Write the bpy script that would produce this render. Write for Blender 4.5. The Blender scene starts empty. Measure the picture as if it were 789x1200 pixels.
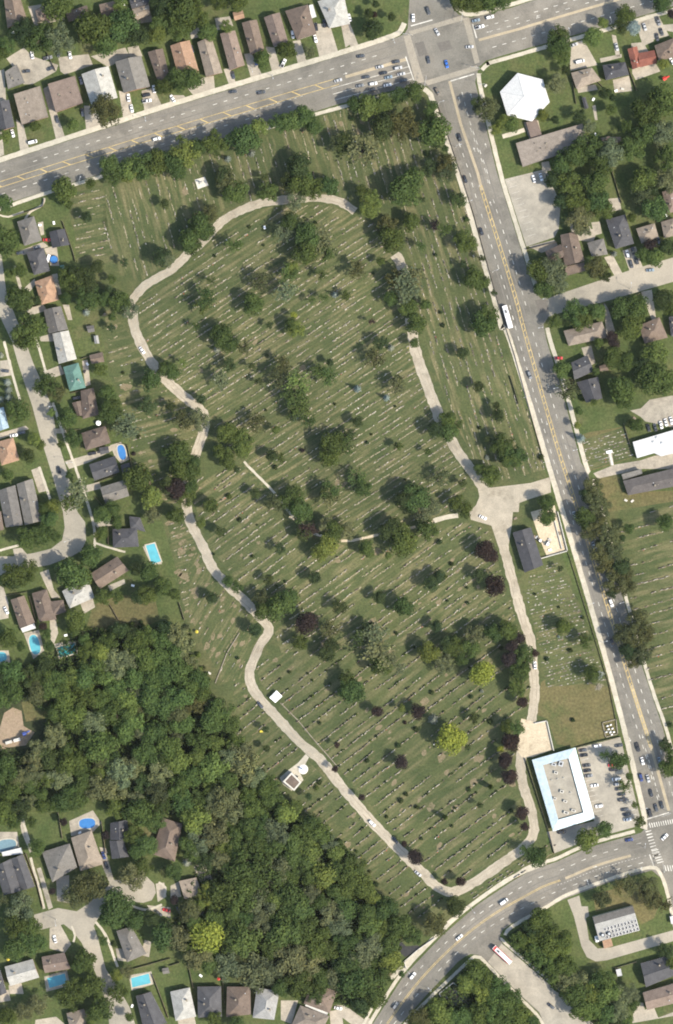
import bpy, bmesh, math, random
from math import sin, cos, pi, sqrt, atan2, radians
from mathutils import Vector
from mathutils.geometry import tessellate_polygon
random.seed(7)
SC = bpy.context.scene
COL = SC.collection
S = 0.5                       # metres per photo pixel of the ground plan
K = 3.945                     # survey tiles were read at this enlargement
def W(p, z=0.0): return Vector(((p[0]-394.5)*S, (600-p[1])*S, z))
def TP(t, x, y): return (t[0]+x/K, t[1]+y/K)

# ------------------------------------------------------------------ materials
def new_mat(name, rough=0.9, spec=0.2):
    m = bpy.data.materials.new(name); m.use_nodes = True
    nt = m.node_tree; b = nt.nodes['Principled BSDF']
    b.inputs['Roughness'].default_value = rough
    b.inputs['Specular IOR Level'].default_value = spec
    return m, nt, b
def rgb(c): return (c[0], c[1], c[2], 1)
def ramp(nt, fac, stops):
    r = nt.nodes.new('ShaderNodeValToRGB'); e = r.color_ramp.elements
    while len(e) < len(stops): e.new(0.5)
    for i, (p, c) in enumerate(stops): e[i].position = p; e[i].color = rgb(c)
    nt.links.new(fac, r.inputs[0]); return r.outputs[0]
def wpos(nt, scale=(1, 1, 1), rot=0):
    g = nt.nodes.new('ShaderNodeNewGeometry')
    mp = nt.nodes.new('ShaderNodeMapping'); mp.inputs['Scale'].default_value = scale
    mp.inputs['Rotation'].default_value = (0, 0, rot)
    nt.links.new(g.outputs['Position'], mp.inputs[0]); return mp.outputs[0]
def noise(nt, vec, scale, detail=4, rough=0.6):
    n = nt.nodes.new('ShaderNodeTexNoise')
    n.inputs['Scale'].default_value = scale; n.inputs['Detail'].default_value = detail; n.inputs['Roughness'].default_value = rough
    nt.links.new(vec, n.inputs['Vector']); return n.outputs[0]
def mix(nt, fac, a, b, mode='MIX'):
    x = nt.nodes.new('ShaderNodeMix'); x.data_type = 'RGBA'; x.blend_type = mode
    for sock, v in ((x.inputs[0], fac), (x.inputs[6], a), (x.inputs[7], b)):
        if hasattr(v, 'links'): nt.links.new(v, sock)
        elif isinstance(v, (int, float)): sock.default_value = v
        else: sock.default_value = rgb(v)
    return x.outputs[2]
def broad(nt, v, col):
    """slow drift of tone over tens of metres"""
    return mix(nt, 1.0, col, ramp(nt, noise(nt, v, 0.011, 4, 0.6), [(0.34, (0.84, 0.86, 0.86)), (0.66, (1.15, 1.13, 1.10))]), 'MULTIPLY')
def ground_mat(name, a, b, c=None, s1=0.03, s2=0.6, thr=(0.5, 0.66), spk=0.35):
    """two soft scales of tone, an optional third colour in worn patches, and fine speckle"""
    m, nt, bs = new_mat(name)
    v = wpos(nt)
    col = ramp(nt, noise(nt, v, s1*3, 5), [(0.34, a), (0.66, b)])
    if c:
        f = ramp(nt, noise(nt, v, s1, 7, 0.72), [(thr[0], (0, 0, 0)), (thr[1], (1, 1, 1))])
        col = mix(nt, f, col, c)
    sp = ramp(nt, noise(nt, v, s2, 3, 0.7), [(0.3, (1-spk,)*3), (0.7, (1+spk,)*3)])
    col = mix(nt, 1.0, col, sp, 'MULTIPLY')
    col = broad(nt, v, col)
    nt.links.new(col, bs.inputs['Base Color']); return m
def sc(c, k): return tuple(x*k for x in c)
def plain(name, c, rough=0.8, spec=0.2, var=0.12, s=0.8):
    m, nt, bs = new_mat(name, rough, spec)
    col = ramp(nt, noise(nt, wpos(nt), s, 4), [(0.3, sc(c, 1-var)), (0.7, sc(c, 1+var))])
    nt.links.new(col, bs.inputs['Base Color']); return m
def roof_mat(name, c, var=0.33):
    m, nt, bs = new_mat(name, 0.85, 0.15)
    v = wpos(nt)
    col = ramp(nt, noise(nt, v, 0.35, 6, 0.7), [(0.25, sc(c, 1-var)), (0.75, sc(c, 1+var))])
    sp = ramp(nt, noise(nt, v, 2.6, 2), [(0.3, (0.8,)*3), (0.7, (1.2,)*3)])
    col = mix(nt, 1.0, col, sp, 'MULTIPLY')
    oi = nt.nodes.new('ShaderNodeObjectInfo')
    tone = ramp(nt, oi.outputs['Random'], [(0, (0.82, 0.82, 0.84)), (1, (1.16, 1.14, 1.1))])
    col = mix(nt, 1.0, col, tone, 'MULTIPLY')
    nt.links.new(col, bs.inputs['Base Color']); return m
M = {}
GRASS_A, GRASS_B, GRASS_C = (0.0425, 0.0575, 0.021), (0.0665, 0.077, 0.030), (0.104, 0.094, 0.044)
M['grass'] = ground_mat('yard_grass', (0.045, 0.066, 0.020), (0.072, 0.084, 0.030), (0.10, 0.09, 0.042), 0.03, 0.7, (0.54, 0.72))
M['lawn'] = ground_mat('cemetery_grass', GRASS_A, GRASS_B, GRASS_C, 0.035, 0.8, (0.50, 0.72), 0.3)
M['dry'] = ground_mat('dry_grass', (0.085, 0.078, 0.033), (0.11, 0.094, 0.042), (0.062, 0.072, 0.026), 0.05, 0.7, (0.5, 0.66))
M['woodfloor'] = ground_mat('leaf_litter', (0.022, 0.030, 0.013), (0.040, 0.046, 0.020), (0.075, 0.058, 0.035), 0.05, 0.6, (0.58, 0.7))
M['asphalt'] = ground_mat('asphalt', (0.140, 0.129, 0.109), (0.182, 0.167, 0.141), (0.120, 0.111, 0.095), 0.035, 1.1, (0.50, 0.60), 0.15)
M['street'] = ground_mat('pale_asphalt', (0.235, 0.212, 0.172), (0.285, 0.258, 0.208), (0.21, 0.19, 0.155), 0.04, 0.9, (0.55, 0.68), 0.1)
M['lane'] = ground_mat('sandy_lane', (0.265, 0.234, 0.182), (0.34, 0.298, 0.232), (0.215, 0.186, 0.14), 0.07, 1.3, (0.52, 0.64), 0.16)
M['walk'] = ground_mat('concrete_pavement', (0.33, 0.30, 0.238), (0.42, 0.38, 0.305), (0.26, 0.23, 0.175), 0.08, 1.0, (0.56, 0.7), 0.12)
M['drive'] = ground_mat('drive_concrete', (0.25, 0.222, 0.178), (0.34, 0.30, 0.24), (0.19, 0.168, 0.135), 0.06, 0.9, (0.52, 0.66), 0.14)
M['lot'] = ground_mat('car_park_asphalt', (0.22, 0.20, 0.165), (0.30, 0.272, 0.222), (0.35, 0.318, 0.258), 0.05, 0.9, (0.55, 0.7), 0.1)
M['soil'] = ground_mat('bare_soil', (0.125, 0.102, 0.058), (0.185, 0.150, 0.095), (0.085, 0.082, 0.038), 0.3, 1.5, (0.5, 0.62), 0.25)
M['kerb'] = ground_mat('grave_kerb', (0.19, 0.16, 0.105), (0.30, 0.255, 0.18), (0.10, 0.092, 0.048), 0.3, 1.5, (0.5, 0.62), 0.25)
def streak_mat(name, ang, sp, amt):
    m, nt, bs = new_mat(name)
    v = wpos(nt); r = nt.nodes.new('ShaderNodeMapping'); r.inputs['Rotation'].default_value = (0, 0, ang); nt.links.new(v, r.inputs[0])
    s = nt.nodes.new('ShaderNodeMapping'); s.inputs['Scale'].default_value = (0.035, 1.0/sp, 0.0); nt.links.new(r.outputs[0], s.inputs[0])
    col = ramp(nt, noise(nt, v, 0.10, 5), [(0.32, GRASS_A), (0.68, GRASS_B)])
    st = noise(nt, s.outputs[0], 1.0, 3, 0.6); pa = noise(nt, v, 0.028, 6, 0.7)
    mu = nt.nodes.new('ShaderNodeMath'); mu.operation = 'MULTIPLY'; nt.links.new(ramp(nt, st, [(0.46, (0, 0, 0)), (0.66, (1, 1, 1))]), mu.inputs[0]); nt.links.new(ramp(nt, pa, [(0.30, (0.2,)*3), (0.60, (amt,)*3)]), mu.inputs[1])
    col = mix(nt, mu.outputs[0], col, (0.142, 0.124, 0.064))
    pb = ramp(nt, noise(nt, v, 0.05, 7, 0.75), [(0.60, (0, 0, 0)), (0.76, (0.6,)*3)]); col = mix(nt, pb, col, (0.105, 0.090, 0.048))
    sp_ = ramp(nt, noise(nt, v, 0.9, 3, 0.75), [(0.3, (0.68,)*3), (0.7, (1.32,)*3)]); col = mix(nt, 1.0, col, sp_, 'MULTIPLY'); col = broad(nt, v, col)
    nt.links.new(col, bs.inputs['Base Color']); return m
M['earth'] = ground_mat('red_earth', (0.20, 0.152, 0.105), (0.255, 0.195, 0.135), (0.13, 0.115, 0.06), 0.15, 1.0, (0.55, 0.7), 0.15)
M['sand'] = ground_mat('gravel', (0.36, 0.30, 0.215), (0.44, 0.375, 0.27), (0.26, 0.21, 0.145), 0.12, 1.2, (0.54, 0.66), 0.18)
M['cross'] = ground_mat('crossing_paver', (0.225, 0.20, 0.16), (0.26, 0.232, 0.186), None, 0.1, 1.2, spk=0.12)
M['yellow'] = plain('yellow_paint', (0.40, 0.30, 0.13), var=0.35, s=0.3)
M['white_paint'] = plain('white_paint', (0.42, 0.40, 0.35), var=0.4, s=0.25)
M['median'] = ground_mat('median_paving', (0.27, 0.225, 0.155), (0.32, 0.27, 0.19), None, 0.1, 1.0, spk=0.12)
RC = {'brn': (0.122, 0.094, 0.075), 'tan': (0.185, 0.155, 0.124), 'gry': (0.130, 0.122, 0.110), 'dgr': (0.060, 0.060, 0.064), 'lgr': (0.27, 0.265, 0.245),
      'ora': (0.25, 0.162, 0.108), 'red': (0.20, 0.078, 0.055), 'tea': (0.092, 0.17, 0.142), 'wht': (0.44, 0.44, 0.43), 'hal': (0.165, 0.143, 0.122), 'tau': (0.100, 0.090, 0.083), 'blu': (0.23, 0.30, 0.35), 'pnk': (0.158, 0.122, 0.100)}
RN = {'brn': 'brown', 'tan': 'tan', 'gry': 'grey', 'dgr': 'charcoal', 'lgr': 'pale grey', 'ora': 'orange-tan', 'red': 'red', 'tea': 'turquoise', 'wht': 'white', 'hal': 'brown', 'tau': 'dark grey', 'blu': 'pale blue', 'pnk': 'reddish brown'}
for k, c in RC.items(): M['roof_'+k] = roof_mat('roof_'+RN[k].replace(' ', '_').replace('-', '_'), c, 0.1 if k == 'wht' else 0.28)
M['siding'] = plain('siding', (0.42, 0.38, 0.32))
M['brick'] = plain('brick', (0.26, 0.15, 0.10), var=0.25, s=2)
M['stone'] = plain('pale_stone', (0.46, 0.43, 0.37), var=0.2, s=1.2)
M['concrete'] = plain('concrete', (0.42, 0.40, 0.35))
M['metal'] = plain('galvanised_metal', (0.35, 0.36, 0.36), 0.45, 0.5)
M['dark'] = plain('dark_vent', (0.03, 0.03, 0.032), 0.7)
M['rubber'] = plain('rubber', (0.02, 0.02, 0.02), 0.8)
M['wood'] = plain('weathered_timber', (0.19, 0.15, 0.11), var=0.25)
M['bark'] = plain('bark', (0.07, 0.055, 0.04), var=0.3, s=2)
M['glass'] = plain('window_glass', (0.025, 0.03, 0.035), 0.08, 0.8)
M['white'] = plain('white_sheet', (0.8, 0.79, 0.76), 0.6)
M['pool_cyan'] = plain('pool_water_cyan', (0.085, 0.31, 0.36), 0.08, 0.5, 0.12, 0.4)
M['pool_blue'] = plain('pool_water_blue', (0.04, 0.15, 0.36), 0.08, 0.5, 0.12, 0.4)
M['pool_teal'] = plain('pool_water_teal', (0.025, 0.21, 0.22), 0.08, 0.5, 0.12, 0.4)
M['pool_grey'] = plain('pool_cover', (0.12, 0.19, 0.22), 0.5)
M['stream'] = plain('stream_water', (0.035, 0.032, 0.026), 0.15, 0.5, 0.3)
M['redlight'] = plain('tail_lamp', (0.3, 0.02, 0.02), 0.3, 0.5)
M['clear'] = plain('head_lamp', (0.6, 0.6, 0.58), 0.2, 0.6)
M['oldstone'] = plain('old_stone', (0.20, 0.175, 0.13), var=0.3, s=1.0)
M['red'] = plain('red_paint', (0.45, 0.04, 0.03), 0.5)
M['blue'] = plain('blue_sheet', (0.06, 0.09, 0.27), 0.6)
M['yellowflower'] = plain('yellow_flowers', (0.45, 0.36, 0.05))
# car paint: colour of the object
m, nt, bs = new_mat('car_paint', 0.28, 0.5)
oi = nt.nodes.new('ShaderNodeObjectInfo'); nt.links.new(oi.outputs['Color'], bs.inputs['Base Color'])
bs.inputs['Coat Weight'].default_value = 0.5
M['paint'] = m
# foliage: colour of the tree's kind, tone varying leaf clump by leaf clump, sunlit tops painted lighter
m, nt, bs = new_mat('foliage', 0.75, 0.12)
oi = nt.nodes.new('ShaderNodeObjectInfo')
at = nt.nodes.new('ShaderNodeAttribute'); at.attribute_name = 'tone'
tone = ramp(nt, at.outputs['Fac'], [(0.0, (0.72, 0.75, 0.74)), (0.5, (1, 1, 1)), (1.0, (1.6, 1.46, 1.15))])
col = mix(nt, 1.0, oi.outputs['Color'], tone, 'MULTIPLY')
nt.links.new(col, bs.inputs['Base Color'])
tr = nt.nodes.new('ShaderNodeBsdfTranslucent'); nt.links.new(col, tr.inputs[0])
ms = nt.nodes.new('ShaderNodeMixShader'); ms.inputs[0].default_value = 0.30
nt.links.new(bs.outputs[0], ms.inputs[1]); nt.links.new(tr.outputs[0], ms.inputs[2])
nt.links.new(ms.outputs[0], nt.nodes['Material Output'].inputs[0])
M['leaf'] = m
# headstones: a mineral tone per stone from an attribute
m, nt, bs = new_mat('headstone_granite', 0.6, 0.3)
at = nt.nodes.new('ShaderNodeAttribute'); at.attribute_name = 'tone'
col = ramp(nt, at.outputs['Fac'], [(0.0, (0.035, 0.034, 0.033)), (0.22, (0.12, 0.082, 0.066)), (0.45, (0.165, 0.152, 0.132)), (0.75, (0.27, 0.245, 0.20)), (1.0, (0.44, 0.40, 0.325))])
nt.links.new(col, bs.inputs['Base Color'])
M['granite'] = m

# ------------------------------------------------------------------ mesh helpers
class MB:
    """collects faces with a material slot and an optional tone"""
    def __init__(s): s.v = []; s.f = []; s.mi = []; s.tone = []; s.mats = []
    def slot(s, mat):
        if mat not in s.mats: s.mats.append(mat)
        return s.mats.index(mat)
    def face(s, pts, mat, tone=0.5):
        n = len(s.v); s.v.extend([tuple(p) for p in pts]); s.f.append(tuple(range(n, n+len(pts))))
        s.mi.append(s.slot(mat)); s.tone.append(tone)
    def prism(s, base, z0, z1, mat, top=None, tone=0.5, bottom=False):
        """base: list of (x,y) counter-clockwise"""
        n = len(base)
        if sum(base[i][0]*base[(i+1) % n][1]-base[(i+1) % n][0]*base[i][1] for i in range(n)) < 0: base = base[::-1]
        for i in range(n):
            a, b = base[i], base[(i+1) % n]
            s.face([(a[0], a[1], z0), (b[0], b[1], z0), (b[0], b[1], z1), (a[0], a[1], z1)], mat, tone)
        s.face([(p[0], p[1], z1) for p in base], top or mat, tone)
        if bottom: s.face([(p[0], p[1], z0) for p in base[::-1]], mat, tone)
    def box(s, c, d, ang, mat, tone=0.5, z0=0.0):
        """c centre (x,y), d (dx,dy,dz)"""
        ca, sa = cos(ang), sin(ang); hx, hy = d[0]/2, d[1]/2
        base = [(c[0]+x*ca-y*sa, c[1]+x*sa+y*ca) for x, y in ((-hx, -hy), (hx, -hy), (hx, hy), (-hx, hy))]
        s.prism(base, z0, z0+d[2], mat, tone=tone, bottom=True)
    def disc(s, c, r, z0, z1, mat, n=20, r1=None):
        r1 = r if r1 is None else r1
        lo = [(c[0]+r*cos(2*pi*i/n), c[1]+r*sin(2*pi*i/n), z0) for i in range(n)]
        hi = [(c[0]+r1*cos(2*pi*i/n), c[1]+r1*sin(2*pi*i/n), z1) for i in range(n)]
        for i in range(n): s.face([lo[i], lo[(i+1) % n], hi[(i+1) % n], hi[i]], mat)
        if r1 > 0.01: s.face(hi, mat)
    def tube(s, a, b, ra, rb, mat, n=7):
        a, b = Vector(a), Vector(b); d = (b-a).normalized()
        u = d.cross(Vector((0.3, 0.1, 1) if abs(d.z) < 0.9 else (1, 0.2, 0))).normalized(); w = d.cross(u)
        A = [a+(u*cos(2*pi*i/n)+w*sin(2*pi*i/n))*ra for i in range(n)]
        B = [b+(u*cos(2*pi*i/n)+w*sin(2*pi*i/n))*rb for i in range(n)]
        for i in range(n): s.face([A[i], A[(i+1) % n], B[(i+1) % n], B[i]], mat)
        s.face(B, mat)
    def flat(s, pts, z, mat, tone=0.5):
        """a concave polygon as triangles"""
        vs = [Vector((p[0], p[1], 0)) for p in pts]
        for t in tessellate_polygon([vs]):
            q = [vs[i] for i in t]
            if (q[1]-q[0]).cross(q[2]-q[0]).z < 0: q = q[::-1]
            s.face([(p.x, p.y, z) for p in q], mat, tone)
    def mesh(s, name, tone=False, smooth=False):
        me = bpy.data.meshes.new(name); me.from_pydata(s.v, [], s.f)
        for m in s.mats: me.materials.append(M[m])
        me.polygons.foreach_set('material_index', s.mi)
        if smooth: me.polygons.foreach_set('use_smooth', [True]*len(s.f))
        if tone:
            a = me.attributes.new('tone', 'FLOAT', 'FACE'); a.data.foreach_set('value', s.tone)
        me.update(); return me
    def obj(s, name, parent=None, tone=False, smooth=False):
        o = bpy.data.objects.new(name, s.mesh(name, tone, smooth)); COL.objects.link(o)
        if parent: o.parent = parent
        return o
def empty(name, loc, rz=0):
    o = bpy.data.objects.new(name, None); COL.objects.link(o); o.location = loc; o.rotation_euler = (0, 0, rz)
    o.empty_display_size = 0.3; return o
def link(name, me, parent=None, loc=(0, 0, 0), rz=0, scale=None):
    o = bpy.data.objects.new(name, me); COL.objects.link(o); o.parent = parent; o.location = loc; o.rotation_euler = (0, 0, rz)
    if scale: o.scale = scale
    return o
def struct(o, label=None, kind='structure'):
    o['kind'] = kind
    if label: o['label'] = label
    return o
def smooth_line(pts, step=4.0):
    out = []
    P = [pts[0]]+list(pts)+[pts[-1]]
    for i in range(1, len(P)-2):
        p0, p1, p2, p3 = [Vector((*p[:2],)) for p in P[i-1:i+3]]
        n = max(1, int((p2-p1).length/step))
        for k in range(n):
            t = k/n
            q = 0.5*((2*p1)+(p2-p0)*t+(2*p0-5*p1+4*p2-p3)*t*t+(3*p1-p0-3*p2+p3)*t**3)
            out.append((q.x, q.y))
    out.append(tuple(pts[-1][:2])); return out
def normals(L):
    N = []
    for i in range(len(L)):
        a, b = L[max(0, i-1)], L[min(len(L)-1, i+1)]
        dx, dy = b[0]-a[0], b[1]-a[1]; l = sqrt(dx*dx+dy*dy) or 1
        N.append((-dy/l, dx/l))
    return N
def ribbon(mb, pts, w, z, mat, raised=None, jitter=0.0, sm=True):
    """pts in photo pixels, w in pixels"""
    L = smooth_line(pts) if sm else pts
    N = normals(L); e = []
    for p, n in zip(L, N):
        a = w/2+random.uniform(-jitter, jitter); b = w/2+random.uniform(-jitter, jitter)
        e.append((W((p[0]-n[0]*a, p[1]-n[1]*a)), W((p[0]+n[0]*b, p[1]+n[1]*b))))
    for i in range(len(e)-1):
        a, b, c, d = e[i][0], e[i][1], e[i+1][1], e[i+1][0]
        q = [(v.x, v.y) for v in (a, b, c, d)]
        ar = sum(q[k][0]*q[(k+1) % 4][1]-q[(k+1) % 4][0]*q[k][1] for k in range(4))
        if ar < 0: q = q[::-1]
        zt = z if raised is None else raised
        mb.face([(x, y, zt) for x, y in q], mat)
        if raised is not None:
            for s0, s1 in ((a, d), (b, c)):
                mb.face([(s0.x, s0.y, z), (s1.x, s1.y, z), (s1.x, s1.y, zt), (s0.x, s0.y, zt)], mat)
    if raised is not None:
        for q in (e[0], e[-1]): mb.face([(q[0].x, q[0].y, z), (q[1].x, q[1].y, z), (q[1].x, q[1].y, raised), (q[0].x, q[0].y, raised)], mat)
def inpoly(p, poly):
    c = False; n = len(poly); j = n-1
    for i in range(n):
        xi, yi = poly[i]; xj, yj = poly[j]
        if (yi > p[1]) != (yj > p[1]) and p[0] < (xj-xi)*(p[1]-yi)/(yj-yi)+xi: c = not c
        j = i
    return c
def dline(p, L):
    best = 1e9
    for a, b in zip(L, L[1:]):
        dx, dy = b[0]-a[0], b[1]-a[1]; t = max(0, min(1, ((p[0]-a[0])*dx+(p[1]-a[1])*dy)/(dx*dx+dy*dy+1e-9)))
        best = min(best, (a[0]+dx*t-p[0])**2+(a[1]+dy*t-p[1])**2)
    return sqrt(best)

# ------------------------------------------------------------------ labels
LM = [("the white six-sided roof", 613, 115), ("the traffic-light crossing", 520, 58), ("the red-roofed house", 752, 68), ("the pale church car park", 625, 245),
 ("the long brown hall roof", 645, 172), ("the L-shaped brown house", 662, 300), ("the white bus", 595, 371), ("the turquoise roof", 88, 441),
 ("the kidney-shaped blue pool", 142, 530), ("the tilted cyan pool", 180, 648), ("the long oval cyan pool", 40, 755), ("the dark teal pool", 77, 762),
 ("the oval blue pool", 102, 964), ("the round cul-de-sac", 165, 1045), ("the turquoise pool", 67, 1149), ("the pale rectangular pool", 165, 1149),
 ("the white gazebo", 323, 816), ("the small brown-roofed mausoleum", 343, 914), ("the blue-edged flat roof", 660, 925), ("the white flat roof", 768, 519),
 ("the gravel yard", 645, 612), ("the plaza where the lanes meet", 588, 586), ("the west bend of the loop lane", 157, 365), ("the fork of the loop lane", 236, 484),
 ("the straight white footpath", 305, 560), ("the elbow of the lower lane", 314, 734), ("the south tip of the lane", 529, 1047), ("the big yellow-green tree", 525, 865),
 ("the smaller yellow-green tree", 563, 788), ("the round maroon tree", 360, 730), ("the red and white bus", 590, 1118), ("the stream culvert", 474, 1108),
 ("the pump house", 722, 1083), ("the striped zebra crossing", 770, 965), ("the walled gravel bay", 632, 862), ("the bare earth clearing", 17, 850),
 ("the yellow tree in the wood", 243, 1095), ("the orange hipped roof", 55, 337), ("the orange roof at the west edge", 10, 528), ("the white slab monument", 236, 214),
 ("the queue of stopped cars", 450, 92), ("the two square flat roofs", 57, 115), ("the round above-ground pool", 63, 304), ("the north arc of the loop lane", 345, 234),
 ("the walled stone enclosure", 714, 854), ("the dry brown field", 675, 832), ("the bare grey tree", 480, 332), ("the back garden meadow", 150, 716),
 ("the elbow of the west street", 92, 636), ("the tan footpath stretch", 522, 606), ("the two blue spruces", 436, 460), ("the pale grey hipped roof", 385, 20), ("the dark wedge roof", 760, 565), ("the steep charcoal twin roofs", 700, 445)]
PENDING = []
ORD = ['first', 'second', 'third', 'fourth', 'fifth', 'sixth', 'seventh', 'eighth', 'ninth', 'tenth', 'eleventh', 'twelfth', 'thirteenth', 'fourteenth', 'fifteenth', 'sixteenth', 'seventeenth', 'eighteenth', 'nineteenth', 'twentieth']
def tag(o, desc, cat, p, group=None, fixed=False):
    """p: where it stands in the plan; the label is completed at the end from what stands nearby"""
    o['category'] = cat
    if group: o['group'] = group
    if fixed: o['label'] = desc
    else: PENDING.append((o, desc, p))
def finish_labels():
    b = {}
    for o, d, p in PENDING:
        n, x, y = min(LM, key=lambda l: (l[1]-p[0])**2+(l[2]-p[1])**2)
        dx, dy = p[0]-x, p[1]-y
        k = int(round(atan2(-dy, dx)/(pi/4))) % 8
        wind = ['east', 'north-east', 'north', 'north-west', 'west', 'south-west', 'south', 'south-east'][k]
        b.setdefault((d, n, wind), []).append((dx*dx+dy*dy, o))
    for (d, n, wind), L in b.items():
        L.sort(key=lambda t: t[0])
        for i, (q, o) in enumerate(L):
            if len(L) == 1: o['label'] = f"{d} {'just ' if q < 900 and len(d.split()) < 7 else ''}{wind} of {n}"
            else: o['label'] = f"{ORD[i] if i < 20 else 'more distant'} {d} going {wind} from {n}"
# ================================================================== THE SETTING
T = {c+str(r): ({'A': 0, 'B': 200, 'C': 400, 'D': 589}[c], r*200) for c in 'ABCD' for r in range(6)}   # survey tiles: column letter, row
def flat(name, polys, z, mat):
    mb = MB()
    for i, p in enumerate(polys): mb.flat([W(q) for q in p], z+0.0007*i, mat)
    return struct(mb.obj(name))
def tq(t, *pts): return [TP(T[t], x, y) for x, y in pts]
# ground to the horizon
mb = MB(); g = 5000
mb.face([(-g, -g, 0), (g, -g, 0), (g, g, 0), (-g, g, 0)], 'grass'); struct(mb.obj('ground'))
CEM = [(84, 262), (78, 226), (88, 218), (368, 136), (485, 106), (505, 112), (537, 208), (582, 360), (640, 555), (655, 640), (660, 655), (716, 805), (722, 862),
       (640, 880), (622, 890), (641, 975), (640, 1004), (600, 1027), (544, 1066), (525, 1081), (509, 1098), (480, 1090), (445, 1050), (415, 1005), (350, 955), (300, 910), (265, 850), (240, 800), (215, 730), (205, 660), (190, 610), (165, 600), (165, 560), (155, 500), (128, 440), (110, 330)]
flat('cemetery_lawn', [CEM], 0.010, 'lawn')
flat('east_cemetery_lawn', [[(692, 575), (727, 592), (850, 570), (850, 870), (778, 850), (755, 785), (700, 600)]], 0.010, 'lawn')
flat('dry_field', [[(640, 795), (716, 805), (722, 860), (676, 876), (652, 872), (642, 842), (630, 838), (634, 800)], tq('D2', (400, 420), (560, 395), (600, 540), (400, 600), (340, 440)), tq('D2', (430, 620), (530, 600), (560, 700), (789, 690), (789, 740), (490, 789)),
     tq('A3', (430, 430), (560, 380), (720, 410), (740, 500), (600, 560), (400, 540)), tq('A4', (100, 90), (240, 70), (250, 160), (120, 180)), tq('D5', (420, 190), (640, 130), (740, 200), (700, 300), (640, 330), (590, 240), (430, 270))], 0.012, 'dry')
WOODS = [(-30, 800), (55, 770), (100, 735), (150, 735), (215, 735), (240, 800), (265, 850), (300, 910), (350, 955), (415, 1005), (445, 1050), (470, 1092), (455, 1140), (432, 1185), (335, 1158), (240, 1130), (205, 1080), (230, 1020), (214, 955), (150, 952), (108, 935), (62, 925), (20, 960), (-30, 940)]
WOOD2 = [(592, 1098), (636, 1070), (652, 1092), (664, 1120), (680, 1150), (735, 1165), (738, 1200), (700, 1205), (640, 1150)]
WOOD3 = [(500, 1182), (545, 1136), (560, 1126), (600, 1165), (640, 1215), (490, 1215)]
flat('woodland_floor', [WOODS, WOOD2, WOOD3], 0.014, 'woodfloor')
flat('bare_earth', [tq('A4', (20, 140), (60, 115), (100, 130), (110, 200), (160, 230), (120, 290), (40, 300), (-10, 320), (-10, 240)), tq('B5', (530, 10), (570, 40), (600, 90), (690, 160), (730, 215), (700, 220), (640, 150), (570, 110)),
     tq('B4', (430, 520), (480, 540), (450, 610), (420, 590)), tq('C5', (165, 480), (250, 560), (225, 580), (180, 520))], 0.018, 'earth')
# roads
ROAD = [(-60, 210), (0, 191), (200, 126), (400, 65), (465, 44), (474, 40), (478, 33), (480, 0), (482, -60), (525, -60), (527, 0), (531, 10), (538, 17), (552, 21), (600, 9), (614, 4), (850, -68),
  (850, -12), (789, 7), (771, 13), (589, 65), (570, 71), (561, 79), (557, 96), (582, 200), (600, 258), (616, 309), (627, 342), (634, 350), (642, 350.5), (652, 346), (738, 317), (850, 284), (850, 312), (789, 330), (706, 354), (655, 367), (643, 371), (637, 380), (641, 400), (657, 451), (681, 542), (690, 557), (702, 600), (754, 785), (777, 853), (790, 906), (797, 935), (808, 944), (900, 915), (900, 975), (840, 995), (815, 1010), (850, 1120), (880, 1240), (840, 1240), (800, 1100), (784, 1052), (776, 1030), (764, 1020),
  (716, 1033), (665, 1052), (600, 1082), (589, 1090), (586, 1097), (589, 1106), (625, 1137), (695, 1200), (740, 1240), (680, 1240), (637, 1200), (632, 1187), (600, 1157), (570, 1126), (560, 1119), (552, 1118), (545, 1121), (537, 1127), (499, 1167), (470, 1200), (440, 1240), (410, 1240), (437, 1200), (473, 1144), (519, 1096), (560, 1060), (600, 1033), (624, 1019), (652, 1010), (690, 993), (751, 976), (757, 970), (759, 957), (721, 800), (663, 600), (602, 400), (592, 385), (585, 358), (553, 245), (540, 203), (511, 119), (507, 108), (501, 101), (493, 99), (485, 100), (400, 121), (368, 131), (88, 213), (0, 241), (-60, 261)]
mb = MB(); mb.flat([W(q) for q in ROAD], 0.030, 'asphalt'); struct(mb.obj('road'))
STREET = [[(-20, 270), (2, 300), (8, 345), (30, 400), (39, 425), (61, 476), (67, 514), (79, 552), (91, 600), (100, 612), (101, 633), (96, 645), (84, 652), (58, 662), (47, 664), (0, 674), (-40, 680), (-40, 652), (0, 652), (15, 652), (40, 648), (60, 643), (73, 633), (76, 618), (74, 600), (60, 552), (48, 514), (38, 476), (21, 425), (14, 400), (-4, 362), (-20, 340)],
 [(40, 1072), (68, 1064), (90, 1068), (102, 1060), (125, 1040), (134, 1031), (150, 1032), (160, 1027), (172, 1027), (181, 1036), (183, 1046), (178, 1055), (168, 1058), (150, 1056), (136, 1052), (120, 1068), (110, 1085), (115, 1100), (124, 1135), (140, 1160), (152, 1180), (165, 1220), (130, 1220), (126, 1178), (112, 1140), (96, 1105), (86, 1092), (75, 1083), (42, 1091)]]
for p in STREET:
    mb = MB(); mb.flat([W(q) for q in p], 0.034, 'street'); struct(mb.obj('street'))
mb = MB(); mb.flat([W(q) for q in [(642, 350.3), (652, 345.8), (738, 316.8), (850, 283.8), (850, 312.2), (789, 330.2), (706, 354.2), (655, 367.2), (643.5, 371)]], 0.036, 'street'); struct(mb.obj('street'))
mb = MB(); mb.flat([W(q) for q in [(588, 1106), (625, 1136.6), (695, 1199.6), (740, 1239), (681, 1239), (637.5, 1199), (632.4, 1186), (600, 1156), (572, 1127)]], 0.036, 'lot'); struct(mb.obj('street'))
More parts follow.
